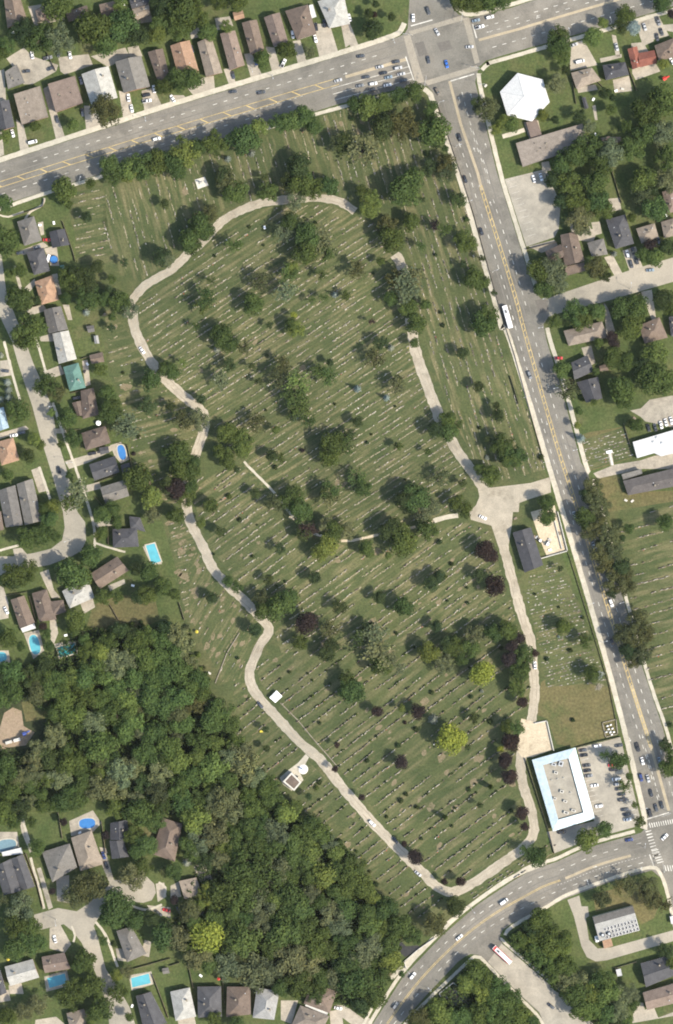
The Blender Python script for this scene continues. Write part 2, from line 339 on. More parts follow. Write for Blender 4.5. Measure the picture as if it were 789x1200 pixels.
# the cemetery's lanes
LANES = [([(150, 372), (157, 349), (177, 330), (200, 317), (222, 296), (238, 283), (253, 266), (271, 252), (299, 240), (327, 235), (362, 232), (385, 233), (402, 238), (416, 248)], 10),
 ([(156, 362), (157, 380), (164, 400), (175, 420), (187, 437), (205, 455), (220, 468), (238, 484), (240, 498), (236, 514), (230, 532), (222, 555), (218, 585), (224, 613), (238, 640), (253, 671), (284, 701), (301, 719), (313, 731), (315, 741), (306, 754), (296, 776), (292, 790), (294, 800), (302, 815), (327, 843), (352, 870), (377, 892), (400, 921), (435, 962), (471, 999), (494, 1021), (511, 1038), (529, 1045), (549, 1038), (600, 1004), (618, 989), (626, 972), (622, 947), (612, 914), (611, 886), (619, 862), (624, 838), (627, 813), (626, 795), (622, 752), (612, 722), (602, 684), (593, 651), (588, 630), (584, 608)], 11.3),
 ([(463, 298), (468, 306), (475, 322)], 12), ([(481, 372), (486, 405), (494, 433), (509, 473), (517, 494), (532, 522), (547, 544), (557, 557), (572, 580)], 12.5)]
LANE_LINES = [smooth_line(p) for p, w in LANES]
PLAZA = [(560, 572), (580, 571), (622, 566), (645, 559), (646, 577), (620, 585), (602, 592), (600, 615), (596, 640), (584, 640), (576, 616), (552, 609), (550, 600), (558, 592), (562, 582)]
for i, (p, w) in enumerate(LANES):
    mb = MB(); ribbon(mb, p, w, 0.022+0.003*i, 'lane', jitter=0.75); struct(mb.obj('lane'))
M['lane_wear'] = plain('worn_wheel_track', (0.268, 0.229, 0.170), var=0.15, s=0.2)
lw = MB()
for i, L in enumerate(LANE_LINES):
    N = normals(L)
    for d in (-2.6, 2.4):
        q = [(p[0]+n_[0]*(d+.5*sin(k*.7+i)), p[1]+n_[1]*(d+.5*sin(k*.7+i))) for k, (p, n_) in enumerate(zip(L, N))]
        for a, b in zip(q, q[1:]):
            dx, dy = b[0]-a[0], b[1]-a[1]; l = sqrt(dx*dx+dy*dy) or 1; nx, ny = -dy/l*.55, dx/l*.55
            f = [W((a[0]+nx, a[1]+ny)), W((b[0]+nx, b[1]+ny)), W((b[0]-nx, b[1]-ny)), W((a[0]-nx, a[1]-ny))]
            if random.random() < .8: lw.face([(v.x, v.y, .0375+.0002*i) for v in f], 'lane_wear')
struct(lw.obj('lane_wear'))
mb = MB(); mb.flat([W(q) for q in PLAZA], 0.041, 'lane'); struct(mb.obj('lane'))
FOOT = [([(286, 541), (324, 580), (334, 594), (350, 611), (365, 624), (388, 631)], 2.8, 'walk'), ([(400, 634), (415, 633), (451, 625), (484, 618), (509, 611)], 3.0, 'sand'), ([(508, 610.5), (522, 606.5), (537, 604)], 5.5, 'walk'),
 ([(339, 606), (347, 609), (358, 618)], 3, 'sand')]
FOOT_LINES = [smooth_line(p) for p, w, m_ in FOOT]
for p, w, m_ in FOOT:
    mb = MB(); ribbon(mb, p, w, 0.040, m_, jitter=0.3); struct(mb.obj('footpath'))
# pavements: a real step above the road
WALKS = [([(-60, 207), (0, 187.5), (200, 122.5), (400, 61.5), (460, 42), (470, 35), (474, 27)], 6), ([(-60, 265), (0, 245), (88, 216), (368, 134.5), (483, 104.5), (493, 103)], 4.2),
 ([(497, 104), (504, 110), (508, 121), (537, 204), (549.5, 246), (581.5, 358), (588.5, 385), (598.5, 401), (659.5, 600), (717.5, 800), (755.5, 957), (752, 968)], 6), ([(563, 88), (562, 97), (586, 200), (603.5, 258), (619.5, 309), (630, 342)], 5),
 ([(641.5, 384), (645.5, 401), (661.5, 451), (685.5, 541), (691, 554)], 5), ([(695, 562), (706, 600), (757.5, 785), (780.5, 853), (794, 906)], 4), ([(850, -8), (771, 17), (589, 69.5), (573, 74.5), (565, 82)], 4.5), ([(534, 8), (540, 13), (552, 17), (600, 5), (850, -72)], 4.5),
 ([(433, 1200), (470, 1142), (516, 1093), (557, 1057), (598, 1030), (622, 1015), (651, 1006.5), (689, 989.5), (744, 974)], 4), ([(458, 1147), (482, 1124), (509, 1099)], 5), ([(525, 1082), (544, 1067), (574, 1045), (600, 1028), (640, 1011)], 4.5),
 ([(470, 1206), (494, 1179), (540, 1135), (556, 1121), (563, 1122), (600, 1160), (630, 1190), (640, 1208)], 3.6), ([(588, 1099), (593, 1106), (640, 1146), (690, 1190)], 3), ([(592, 1096), (600, 1086), (640, 1063), (665, 1048.5), (716, 1029.5), (762, 1016.5), (774, 1024), (782, 1046), (792, 1090)], 4),
 ([(41, 395), (45, 405), (54.5, 438)], 3), ([(62, 472), (75, 510), (90, 552), (105, 597), (111, 622), (111, 642)], 3), ([(111, 636), (126, 641), (147, 647)], 2.4), ([(5, 400), (16, 443), (24, 470)], 3), ([(46, 547), (54, 570), (60, 588)], 3), ([(0, 645), (22, 639)], 3),
 ([(112, 1080), (124, 1096), (134, 1122), (138, 1133)], 3), ([(52, 1065), (47, 1044), (40, 1020), (36, 1005)], 3), ([(150, 1188), (156, 1198)], 3), ([(186, 1034), (194, 1040), (192, 1052)], 2.5), ([(155, 1062), (172, 1066), (190, 1060)], 2.5), ([(84, 1085), (88, 1096), (86, 1104)], 2.5),
 ([(425, 1202), (441, 1172)], 3.2), ([(29, 258), (36, 248), (50, 240), (52, 232)], 2.6), ([(589, 160), (602, 156.5), (615, 152)], 5), ([(0, 252), (10, 254), (28, 248)], 2), ([(2, 946), (22, 945), (28, 965), (34, 985)], 3)]
for i, (p, w) in enumerate(WALKS):
    mb = MB(); ribbon(mb, p, w, 0.0, 'walk', raised=0.12+0.0025*i, jitter=0.2); struct(mb.obj('pavement'))
# drives, patios, car parks
LOTS = [[(591.5, 210), (640, 198), (657, 240), (655, 268), (650, 278), (617, 289)], tq('D4', (345, 302), (545, 252), (640, 640), (655, 655), (510, 695), (450, 705), (240, 789), (205, 690), (425, 640)), [(622, 600), (650, 592), (664, 645), (641, 652), (632, 630)],
  tq('D2', (-5, 690), (80, 720), (75, 789), (0, 789))]
mats = ['lot', 'lot', 'sand', 'lane']
for i, (p, m_) in enumerate(zip(LOTS, mats)):
    mb = MB(); mb.flat([W(q) for q in p], 0.038+0.002*i, m_); struct(mb.obj('car_park' if m_ == 'lot' else 'gravel_yard'))
mb = MB(); mb.flat([W(q) for q in [(611, 842), (627, 846), (641, 844), (648.5, 878), (625, 887), (612, 888), (606, 880)]], 0.042, 'sand'); struct(mb.obj('gravel_yard'))
mb = MB(); mb.flat([W(q) for q in tq('B4', (625, 330), (640, 345), (600, 420), (615, 450), (585, 480), (560, 500), (520, 470), (505, 440), (550, 400), (590, 370))], 0.042, 'walk'); struct(mb.obj('paved_terrace'))
DR = {'A0': [((30, 270), (110, 220), (150, 260), (270, 300), (260, 330), (150, 390), (110, 390), (60, 310)), ((270, 265), (410, 250), (430, 300), (300, 345), (280, 330)), ((75, 550), (110, 580), (135, 690), (95, 705)), ((230, 520), (262, 515), (300, 630), (260, 645)), ((388, 488), (430, 490), (490, 595), (400, 610)),
   ((550, 420), (600, 430), (620, 530), (570, 545)), ((655, 420), (710, 405), (750, 490), (670, 520)), ((-10, 600), (10, 610), (20, 715), (-10, 730)), ((200, 410), (240, 390), (260, 520), (232, 530)), ((-15, 330), (20, 320), (30, 480), (-15, 490)), ((130, 30), (250, 10), (300, 90), (160, 120)), ((590, 220), (640, 210), (660, 260), (600, 265)), ((420, 260), (580, 220), (600, 260), (500, 310)), ((612, 80), (700, 70), (705, 100), (630, 110))],
 'B0': [((80, 410), (150, 360), (200, 350), (205, 410), (110, 445)), ((245, 320), (275, 315), (310, 400), (275, 405)), ((340, 250), (375, 245), (425, 350), (375, 370)), ((440, 215), (480, 220), (510, 320), (470, 335)), ((565, 190), (600, 185), (630, 280), (590, 300)), ((650, 110), (735, 110), (775, 240), (690, 270)), ((205, 85), (275, 75), (290, 120), (215, 140)), ((-5, 440), (60, 440), (80, 460), (0, 490)), ((90, 150), (130, 125), (140, 170), (95, 180))],
 'C0': [((0, 60), (20, 55), (80, 210), (45, 225)), ((0, 120), (30, 110), (50, 200), (20, 220))], 'D0': [((320, 200), (375, 185), (440, 300), (310, 330)), ((505, 160), (525, 165), (545, 260), (525, 265)), ((450, 270), (550, 250), (552, 265), (455, 290)), ((610, 90), (660, 75), (700, 190), (650, 215)), ((660, 70), (715, 60), (770, 165), (690, 185)), ((740, 115), (800, 110), (800, 150), (750, 140)), ((595, 200), (650, 195), (730, 330), (615, 370), (600, 340)), ((345, 405), (430, 390), (440, 415), (350, 430)), ((510, 370), (585, 350), (600, 420), (520, 430)), ((98, 565), (165, 555), (182, 630), (125, 645)), ((180, 750), (215, 745), (225, 789), (185, 789)), ((415, 490), (430, 485), (440, 555), (428, 555))],
 'A1': [((80, 375), (200, 330), (225, 350), (110, 390)), ((175, 240), (200, 235), (205, 295), (190, 300)), ((60, 440), (75, 440), (105, 550), (90, 550)), ((110, 545), (160, 500), (170, 520), (130, 570)), ((240, 480), (265, 475), (285, 570), (270, 575)), ((120, 640), (200, 620), (220, 645), (140, 670)), ((290, 620), (320, 620), (335, 690), (315, 690)), ((180, 770), (250, 750), (255, 789), (190, 789)), ((205, 360), (262, 345), (275, 440), (235, 440))],
 'D1': [((300, 220), (380, 210), (410, 270), (440, 270), (420, 330), (330, 320)), ((410, 240), (450, 235), (460, 290), (425, 300)), ((470, 400), (510, 390), (555, 475), (520, 490)), ((555, 370), (615, 350), (650, 450), (590, 470)), ((640, 560), (690, 550), (710, 680), (760, 760), (720, 760), (690, 690)), ((470, 610), (480, 780), (520, 740), (490, 640)), ((120, 350), (240, 320), (260, 350), (180, 380)), ((490, 130), (540, 125), (550, 180), (500, 190))],
 'A2': [((-20, 430), (120, 390), (135, 405), (60, 430), (-20, 460)), ((0, 90), (50, 85), (62, 155), (0, 165)), ((200, 140), (280, 110), (300, 150), (240, 170)), ((300, 555), (420, 520), (520, 480), (530, 500), (410, 560), (320, 590)), ((380, 670), (460, 650), (470, 680), (390, 700)), ((145, 595), (185, 580), (220, 690), (180, 700)), ((510, 480), (560, 465), (600, 545), (560, 565), (530, 530)), ((255, 405), (300, 400), (310, 425), (260, 425)), ((380, 90), (405, 85), (420, 200), (395, 210))],
 'D2': [((590, 320), (640, 310), (680, 270), (789, 250), (800, 400), (660, 370), (640, 350)), ((420, 610), (520, 570), (640, 550), (700, 530), (800, 510), (800, 590), (640, 590), (440, 635)), ((365, 30), (410, 20), (430, 100), (395, 120)), ((485, 510), (505, 508), (515, 570), (500, 575))],
 'A3': [((60, 170), (100, 165), (130, 200), (70, 215)), ((185, 280), (225, 265), (250, 360), (280, 395), (240, 400)), ((-10, 340), (15, 345), (40, 420), (40, 490), (-10, 500)), ((110, 560), (180, 545), (205, 640), (155, 680)), ((230, 480), (260, 500), (270, 560), (250, 610), (235, 590)), ((250, 610), (340, 595), (360, 655), (275, 680)), ((370, 420), (430, 400), (440, 440), (390, 470)), ((-20, 640), (40, 640), (50, 700), (-20, 710)), ((660, 160), (690, 150), (750, 240), (700, 245)), ((430, 50), (530, 30), (540, 60), (450, 70)), ((500, 340), (575, 310), (580, 330), (510, 365))],
 'A4': [((320, 640), (430, 590), (470, 650), (430, 690), (330, 710)), ((-10, 690), (80, 690), (90, 760), (-10, 789)), ((80, 575), (100, 580), (115, 680), (155, 780), (140, 789), (100, 690)), ((460, 760), (490, 765), (500, 789), (470, 789))],
 'A5': [((455, 10), (490, -5), (535, 150), (515, 160)), ((170, 70), (190, 65), (245, 250), (225, 260)), ((260, 110), (320, 100), (320, 230), (265, 220)), ((230, 345), (280, 330), (330, 420), (300, 460), (230, 440)), ((205, 570), (310, 540), (325, 610), (215, 640)), ((40, 610), (100, 600), (110, 650), (45, 650)), ((535, 440), (570, 440), (585, 500), (545, 495)), ((670, 400), (700, 410), (690, 480), (650, 470)), ((595, 565), (700, 545), (710, 605), (610, 635)), ((680, 240), (789, 250), (789, 300), (700, 270)), ((720, 140), (760, 135), (770, 200), (730, 225)), ((165, 770), (260, 755), (300, 789), (160, 810)), ((0, 640), (40, 630), (50, 680), (0, 690))],
 'B5': [((105, 55), (170, 50), (195, 130), (140, 145)), ((0, 150), (40, 130), (50, 200), (0, 210)), ((160, 250), (230, 245), (280, 265), (220, 300), (165, 290)), ((510, 680), (590, 680), (560, 789), (510, 770)), ((30, 765), (110, 755), (120, 800), (40, 800)), ((735, 730), (789, 720), (800, 800), (740, 800)), ((640, 680), (720, 710), (715, 730), (635, 700))],
 'C5': [((-20, 700), (20, 705), (110, 770), (130, 760), (145, 789), (60, 800), (-20, 740))],
 'D5': [((300, 215), (355, 195), (365, 245), (395, 245), (400, 290), (385, 300), (400, 400), (440, 440), (500, 435), (810, 350), (810, 400), (480, 495), (430, 500), (390, 480), (365, 430), (330, 290)), ((605, 740), (700, 710), (720, 760), (800, 730), (800, 750), (600, 785)), ((610, 690), (650, 690), (660, 730), (610, 740)), ((770, 290), (800, 285), (800, 325), (778, 320))]}
DRIVES = []
k = 0
for t, L in DR.items():
    for p in L:
        q = [TP(T[t], *a) for a in p]; DRIVES.append(q)
        mb = MB(); mb.flat([W(a) for a in q], 0.0205+0.0003*(k % 40), 'street' if t == 'D5' and len(p) > 8 else 'drive'); struct(mb.obj('driveway')); k += 1
# water
mb = MB(); mb.flat([W(q) for q in tq('C5', (205, 345), (240, 370), (300, 430), (355, 425), (370, 440), (295, 480), (255, 440), (215, 400))], 0.045, 'stream'); struct(mb.obj('stream_water'))
mb = MB(); mb.flat([W(q) for q in tq('C5', (470, 655), (520, 620), (590, 670), (610, 720), (560, 740), (510, 700))], 0.045, 'stream'); struct(mb.obj('stream_water'))
# ---- painted markings
mw, my, mc = MB(), MB(), MB()
ZM = 0.062
def seg(mb, a, b, w, mat, z=ZM):
    dx, dy = b[0]-a[0], b[1]-a[1]; l = sqrt(dx*dx+dy*dy) or 1; nx, ny = -dy/l*w/2, dx/l*w/2
    q = [W((a[0]+nx, a[1]+ny)), W((b[0]+nx, b[1]+ny)), W((b[0]-nx, b[1]-ny)), W((a[0]-nx, a[1]-ny))]
    mb.face([(v.x, v.y, z) for v in q], mat)
def resample(L):
    D = [0]
    for a, b in zip(L, L[1:]): D.append(D[-1]+sqrt((a[0]-b[0])**2+(a[1]-b[1])**2))
    def at(s):
        for i in range(len(L)-1):
            if s <= D[i+1] or i == len(L)-2:
                t = (s-D[i])/max(1e-6, D[i+1]-D[i]); return (L[i][0]+(L[i+1][0]-L[i][0])*t, L[i][1]+(L[i+1][1]-L[i][1])*t)
    return at, D[-1]
def dashes(mb, L, on, off, w, mat, s0=0, s1=None, skip=0.12):
    at, n = resample(L); s = s0; s1 = s1 or n
    while s+on < s1:
        if random.random() > skip: seg(mb, at(s), at(s+on*random.uniform(0.8, 1.05)), w, mat)
        s += on+off
def lerp_line(A, B, f, n=30):
    a, la = resample(A); b, lb = resample(B)
    out = []
    for i in range(n+1):
        p, q = a(la*i/n), b(lb*i/n); out.append((p[0]+(q[0]-p[0])*f, p[1]+(q[1]-p[1])*f))
    return out
def solid(mb, L, w, mat, z=ZM):
    for a, b in zip(L, L[1:]): seg(mb, a, b, w, mat, z)
wN, wS = [(-60, 210), (0, 191), (200, 126), (400, 65), (470, 43)], [(-60, 261), (0, 241), (88, 213), (368, 131), (485, 100)]
for f in (0.22, 0.74): dashes(mw, lerp_line(wN, wS, f), 5, 8, 0.75, 'white_paint', s1=430 if f > 0.5 else 530)
dashes(mw, lerp_line(wN, wS, 0.60), 3, 4, 0.5, 'white_paint', s0=200, s1=440)
a, b = lerp_line(wN, wS, 0.44, 60), lerp_line(wN, wS, 0.575, 60)
solid(my, a[:52], 0.6, 'yellow'); solid(my, b[:52], 0.6, 'yellow')
for i in range(1, 52, 3): seg(my, a[i-1], b[i], 1.1, 'yellow')
solid(mc, lerp_line(wN, wS, 0.46, 60)[52:], 3.6, 'median', 0.058)
for f in (0.615, 0.74, 0.87): solid(mw, lerp_line(wN, wS, f, 60)[50:], 0.6, 'white_paint')
eN, eS = [(552, 21), (600, 9), (614, 4), (850, -68)], [(570, 71), (589, 65), (771, 13), (850, -12)]
solid(mc, lerp_line(eN, eS, 0.52, 40)[:30], 3.0, 'median', 0.058)
for f in (0.26, 0.40, 0.76): dashes(mw, lerp_line(eN, eS, f), 5, 7, 0.75, 'white_paint')
# the north-south road
cC = [(527, 95), (540, 145), (560, 203), (565, 223), (600, 334), (618, 400), (652, 519), (673, 585), (707, 694), (740, 803), (764, 878), (774, 914), (784, 950)]
cW = [(511, 119), (540, 203), (553, 245), (585, 358), (602, 400), (663, 600), (721, 800), (759, 957)]
cE = [(557, 96), (582, 200), (616, 309), (641, 400), (681, 542), (702, 600), (754, 785), (797, 935)]
solid(mc, cC[:4], 3.2, 'median', 0.058); solid(mc, cC[-4:], 3.4, 'median', 0.058)
at, n = resample(smooth_line(cC)); s = 128
def off(s, d):
    p, q = at(s-1), at(s+1); dx, dy = q[0]-p[0], q[1]-p[1]; l = sqrt(dx*dx+dy*dy); c = at(s); return (c[0]-dy/l*d, c[1]+dx/l*d)
while s < n-78:
    for d in (-1.7, 1.7): seg(my, off(s, d), off(s+3.9, d), 0.7, 'yellow')
    if int(s/4) % 2 == 0: seg(my, off(s, -1.7), off(s+3, 1.7), 0.9, 'yellow')
    s += 4
for f in (-9.3, 9.0):
    s = 60
    while s < n-20:
        if random.random() > 0.05: seg(mw, off(s, f), off(s+5, f), 0.75, 'white_paint')
        s += 12.5
s = 16
while s < 130:
    seg(mw, off(s, -11), off(s+5, -11), 0.7, 'white_paint'); s += 12
s = n-78
while s < n-10:
    seg(mw, off(s, 7), off(s+4, 7), 0.7, 'white_paint'); s += 7
# the curved road
r3a = [(437, 1200), (473, 1144), (519, 1096), (560, 1060), (600, 1033), (624, 1019), (652, 1010), (690, 993), (751, 976)]
r3b = [(470, 1200), (499, 1167), (537, 1127), (567, 1102), (600, 1082), (632, 1067), (665, 1052), (716, 1033), (764, 1020)]
mid = lerp_line(smooth_line(r3a), smooth_line(r3b), 0.5, 60)
solid(my, [(x-0.5, y-0.5) for x, y in mid[:44]], 0.55, 'yellow'); solid(my, [(x+0.6, y+0.6) for x, y in mid[:44]], 0.55, 'yellow'); solid(mc, mid[44:58], 3.0, 'median', 0.058)
for f in (0.25, 0.75): dashes(mw, lerp_line(smooth_line(r3a), smooth_line(r3b), f, 60), 5.5, 8, 0.75, 'white_paint')
dashes(mw, lerp_line(smooth_line(r3a), smooth_line(r3b), 0.6, 60)[42:], 2, 2, 0.5, 'white_paint')
# crossings of the big junction, stop lines
flat('road_crossing', [tq('C0', *p) for p in [((288, 168), (318, 160), (384, 378), (346, 390)), ((384, 375), (626, 302), (640, 322), (400, 395)), ((310, 145), (556, 72), (570, 92), (322, 162)), ((562, 84), (590, 80), (640, 288), (618, 296))]], 0.060, 'cross')
for a, b in [((298, 262), (336, 372)), ((505, 375), (615, 342)), ((608, 112), (626, 176)), ((322, 120), (422, 92))]: seg(mw, TP(T['C0'], *a), TP(T['C0'], *b), 1.3, 'white_paint')
for i in range(11):                                                       # zebra at the lower junction
    x = 679+i*10.5; seg(mw, TP(T['D4'], x, 650-i*1.9), TP(T['D4'], x+6, 671-i*1.9), 1.15, 'white_paint')
for i in range(9): seg(mw, TP(T['D4'], 662+i*4.2, 690+i*14), TP(T['D4'], 688+i*4.2, 683+i*14), 1.2, 'white_paint')
seg(mw, TP(T['D4'], 664, 632), TP(T['D4'], 770, 600), 1.2, 'white_paint'); seg(mw, TP(T['D5'], 680, 5), TP(T['D5'], 705, 75), 1.2, 'white_paint')
for i in range(6): seg(mw, TP(T['D5'], 690+i*5, -10+i*11), TP(T['D5'], 720+i*5, -18+i*11), 1.2, 'white_paint')
for i in range(5): seg(mw, TP(T['D5'], 750+i*12, 55), TP(T['D5'], 757+i*12, 82), 1.2, 'white_paint')
def arrow(p, ang):
    d = (cos(ang), sin(ang)); n_ = (-d[1], d[0])
    seg(mw, (p[0]-d[0]*3, p[1]-d[1]*3), p, 0.5, 'white_paint')
    q = [W((p[0]+n_[0]*1.2, p[1]+n_[1]*1.2)), W((p[0]-n_[0]*1.2, p[1]-n_[1]*1.2)), W((p[0]+d[0]*2.4, p[1]+d[1]*2.4))]
    mw.face([(v.x, v.y, ZM) for v in q], 'white_paint')
for t, x, y, a in [('C0', 545, 455, -1.9), ('C0', 600, 440, -1.9), ('C0', 615, 690, -1.9), ('C0', 668, 670, -1.9), ('D0', 165, 73, 2.8), ('D4', 590, 265, 1.3), ('D4', 648, 250, 1.3), ('D1', 30, 150, -1.9), ('C1', 690, 150, -1.9), ('C1', 640, 75, -1.9), ('D5', 430, 62, -0.3), ('D2', 205, 380, 1.3), ('C0', 690, 145, 2.8), ('C0', 20, 340, -0.3)]:
    arrow(TP(T[t], x, y), a)
# parking bays
for i in range(16):
    a = TP(T['D4'], 348+i*5.8, 312+i*24); b = (a[0]+10, a[1]-2.6)
    if not 5 < i < 6: seg(mw, a, b, 0.35, 'white_paint')
for i in range(14):
    a = TP(T['D4'], 500+i*6, 355+i*22); seg(mw, a, (a[0]+12, a[1]-3), 0.35, 'white_paint')
for i in range(10):
    a = TP(T['D1'], 20+i*11, 50+i*28); seg(mw, a, (a[0]+9, a[1]-2.5), 0.3, 'white_paint')
struct(mw.obj('road_markings')); struct(my.obj('road_markings')); struct(mc.obj('median_strip'))
# darker tar seams and patches that keep their own outline
pt = MB()
M['patch'] = plain('tar_patch', (0.115, 0.105, 0.09), var=0.15)
for p in [tq('C0', (340, 200), (380, 190), (400, 250), (360, 262)), tq('D1', (150, 600), (200, 590), (215, 650), (170, 660)), tq('C0', (440, 200), (500, 185), (515, 225), (460, 240))]:
    pt.flat([W(q) for q in p], 0.048, 'patch')
for L, w in [(lerp_line(wN, wS, 0.12), 1.5), (lerp_line(wN, wS, 0.32), 1.5), (lerp_line(wN, wS, 0.66), 1.4), (lerp_line(wN, wS, 0.82), 1.5)]: solid(pt, L, w*0.8, 'patch2', 0.046)
M['patch2'] = plain('tyre_worn_asphalt', (0.142, 0.131, 0.112), var=0.1, s=0.3)
for d in (-13, -5.5, 5.5, 12.5):
    q = [off(s, d) for s in range(20, int(n)-20, 10)]; solid(pt, q, 1.4, 'patch2', 0.046)
for f in (0.12, 0.37, 0.63, 0.88): solid(pt, lerp_line(smooth_line(r3a), smooth_line(r3b), f, 60), 1.3, 'patch2', 0.046)
rr = random.Random(4)
for L, hw in ((smooth_line(cC), 17), (lerp_line(wN, wS, 0.5), 21), (mid, 14), ([(600, 45), (700, 17), (780, -6)], 18)):      # tar-sealed cracks and cut patches
    at2, n2 = resample(L)
    for i in range(int(n2/9)):
        s0 = rr.uniform(4, n2-4); a, b = at2(s0-1), at2(s0+1); dx, dy = b[0]-a[0], b[1]-a[1]; l = sqrt(dx*dx+dy*dy); dx, dy = dx/l, dy/l
        o = rr.uniform(-hw, hw); c = (at2(s0)[0]-dy*o, at2(s0)[1]+dx*o)
        if not inpoly(c, ROAD): continue
        if rr.random() < 0.7:
            p = c; across = rr.random() < 0.5; k_ = rr.randint(2, 5)
            for j in range(k_):
                ddx, ddy = (-dy, dx) if across else (dx, dy); st = rr.uniform(1.5, 4); q = (p[0]+ddx*st+rr.uniform(-.6, .6), p[1]+ddy*st+rr.uniform(-.6, .6))
                if inpoly(q, ROAD): seg(pt, p, q, 0.28, 'patch', 0.047)
                p = q
        else: seg(pt, c, (c[0]+dx*rr.uniform(2, 9), c[1]+dy*rr.uniform(2, 9)), rr.uniform(1, 3), 'patch2' if rr.random() < .6 else 'patch', 0.0465)
struct(pt.obj('road_wear'))
# ================================================================== TREES
def leaf_quad(mb, c, n, size, rng, tone):
    n = n.normalized(); u = n.cross(Vector((rng.uniform(-1, 1), rng.uniform(-1, 1), rng.uniform(-1, 1))))
    if u.length < 1e-3: u = n.orthogonal()
    u.normalize(); w = n.cross(u)
    k = 5; a0 = rng.uniform(0, 6.28); pts = []
    for i in range(k):
        a = a0+2*pi*i/k; r = size*rng.uniform(0.55, 1.15); pts.append(c+u*(cos(a)*r)+w*(sin(a)*r*0.8)+n*rng.uniform(-0.2, 0.2)*size)
    mb.face(pts, 'leaf', tone)
def norm(mb):
    r = sorted(sqrt(x*x+y*y) for x, y, z in mb.v); k = 1.0/r[int(len(r)*0.965)]
    mb.v = [(x*k, y*k, z) for x, y, z in mb.v]; return mb
def crown_lobed(seed, lobes=13, n=1500, leaf=0.085, spread=0.62, lob=(0.28, 0.46), zflat=0.85, interior=0.25):
    rng = random.Random(seed); mb = MB(); L = []
    for i in range(lobes):
        a = 2.4*i+rng.uniform(-0.5, 0.5); rr = spread*sqrt((i+0.4)/lobes)*rng.uniform(0.85, 1.15)
        z = rng.uniform(-0.35, 0.25)+0.42*(1-rr/spread*0.9)
        L.append((Vector((cos(a)*rr, sin(a)*rr, z*zflat)), rng.uniform(*lob), rng.uniform(-0.16, 0.16)))
    tot = sum(l[1]**2 for l in L)
    for c, r, t in L:
        for j in range(int(n*r*r/tot)):
            d = Vector((rng.gauss(0, 1), rng.gauss(0, 1), rng.gauss(0.35, 1))).normalized()
            k = rng.uniform(0.2, 0.85) if rng.random() < interior else rng.uniform(0.85, 1.1)
            p = c+Vector((d.x, d.y, d.z*0.85))*r*k
            nn = d+Vector((rng.gauss(0, 0.45), rng.gauss(0, 0.45), rng.gauss(0.15, 0.45)))
            leaf_quad(mb, p, nn, leaf*rng.uniform(0.6, 1.35), rng, min(1, max(0, 0.42+t+rng.gauss(0, 0.2)+0.12*d.z)))  # tops of the lobes painted lighter, as if sunlit
    return norm(mb).mesh('crown', True)
def crown_sparse(seed, n=520, leaf=0.07):
    rng = random.Random(seed); mb = MB()
    for b in range(17):
        a = rng.uniform(0, 6.28); el = rng.uniform(-0.1, 1.2); R = rng.uniform(0.55, 1.0)
        d = Vector((cos(a)*cos(el), sin(a)*cos(el), sin(el)*0.9))
        mb.tube(Vector((0, 0, -0.4)), d*R*0.8, 0.016, 0.006, 'bark', 4)
        for j in range(n//17):
            t = rng.uniform(0.35, 1.0); p = d*R*t+Vector((rng.gauss(0, 0.11), rng.gauss(0, 0.11), rng.gauss(0, 0.09)))
            leaf_quad(mb, p, Vector((rng.gauss(0, .6), rng.gauss(0, .6), 1)), leaf*rng.uniform(0.6, 1.3), rng, min(1, max(0, rng.gauss(0.5, 0.22))))
    return norm(mb).mesh('crown', True)
def crown_spruce(seed, n=900):
    rng = random.Random(seed); mb = MB()
    for ring in range(9):
        z = -1+ring*0.235; R = (1-ring/9.3)
        m = max(4, int(13*R))
        for b in range(m):
            a = 2*pi*(b+0.5*(ring % 2))/m+rng.uniform(-0.15, 0.15); r = R*rng.uniform(0.82, 1.08)
            for j in range(int(n/9/m*(1.2 if R > 0.5 else 1))+2):
                t = rng.uniform(0.15, 1); w = 0.16*(1-t*0.75)*(0.5+R*0.6)
                p = Vector((cos(a)*r*t, sin(a)*r*t, z-0.16*t))+Vector((rng.gauss(0, w), rng.gauss(0, w), rng.gauss(0.03, 0.04)))
                leaf_quad(mb, p, Vector((cos(a)*0.5+rng.gauss(0, .4), sin(a)*0.5+rng.gauss(0, .4), 1)), 0.085*rng.uniform(0.6, 1.2), rng, min(1, max(0, rng.gauss(0.5, 0.18))))
    return mb.mesh('crown', True)
def crown_column(seed, n=420):
    rng = random.Random(seed); mb = MB()
    for j in range(n):
        z = rng.uniform(-1, 1); a = rng.uniform(0, 6.28); R = sqrt(max(0, 1-z*z))*(0.75+0.25*(1-z)/2)*rng.uniform(0.7, 1.08)
        d = Vector((cos(a), sin(a), 0.35+z*0.6)); leaf_quad(mb, Vector((cos(a)*R, sin(a)*R, z)), d+Vector((rng.gauss(0, .4), rng.gauss(0, .4), rng.gauss(0, .4))), 0.2*rng.uniform(.6, 1.2), rng, min(1, max(0, rng.gauss(0.5, 0.2))))
    return mb.mesh('crown', True)
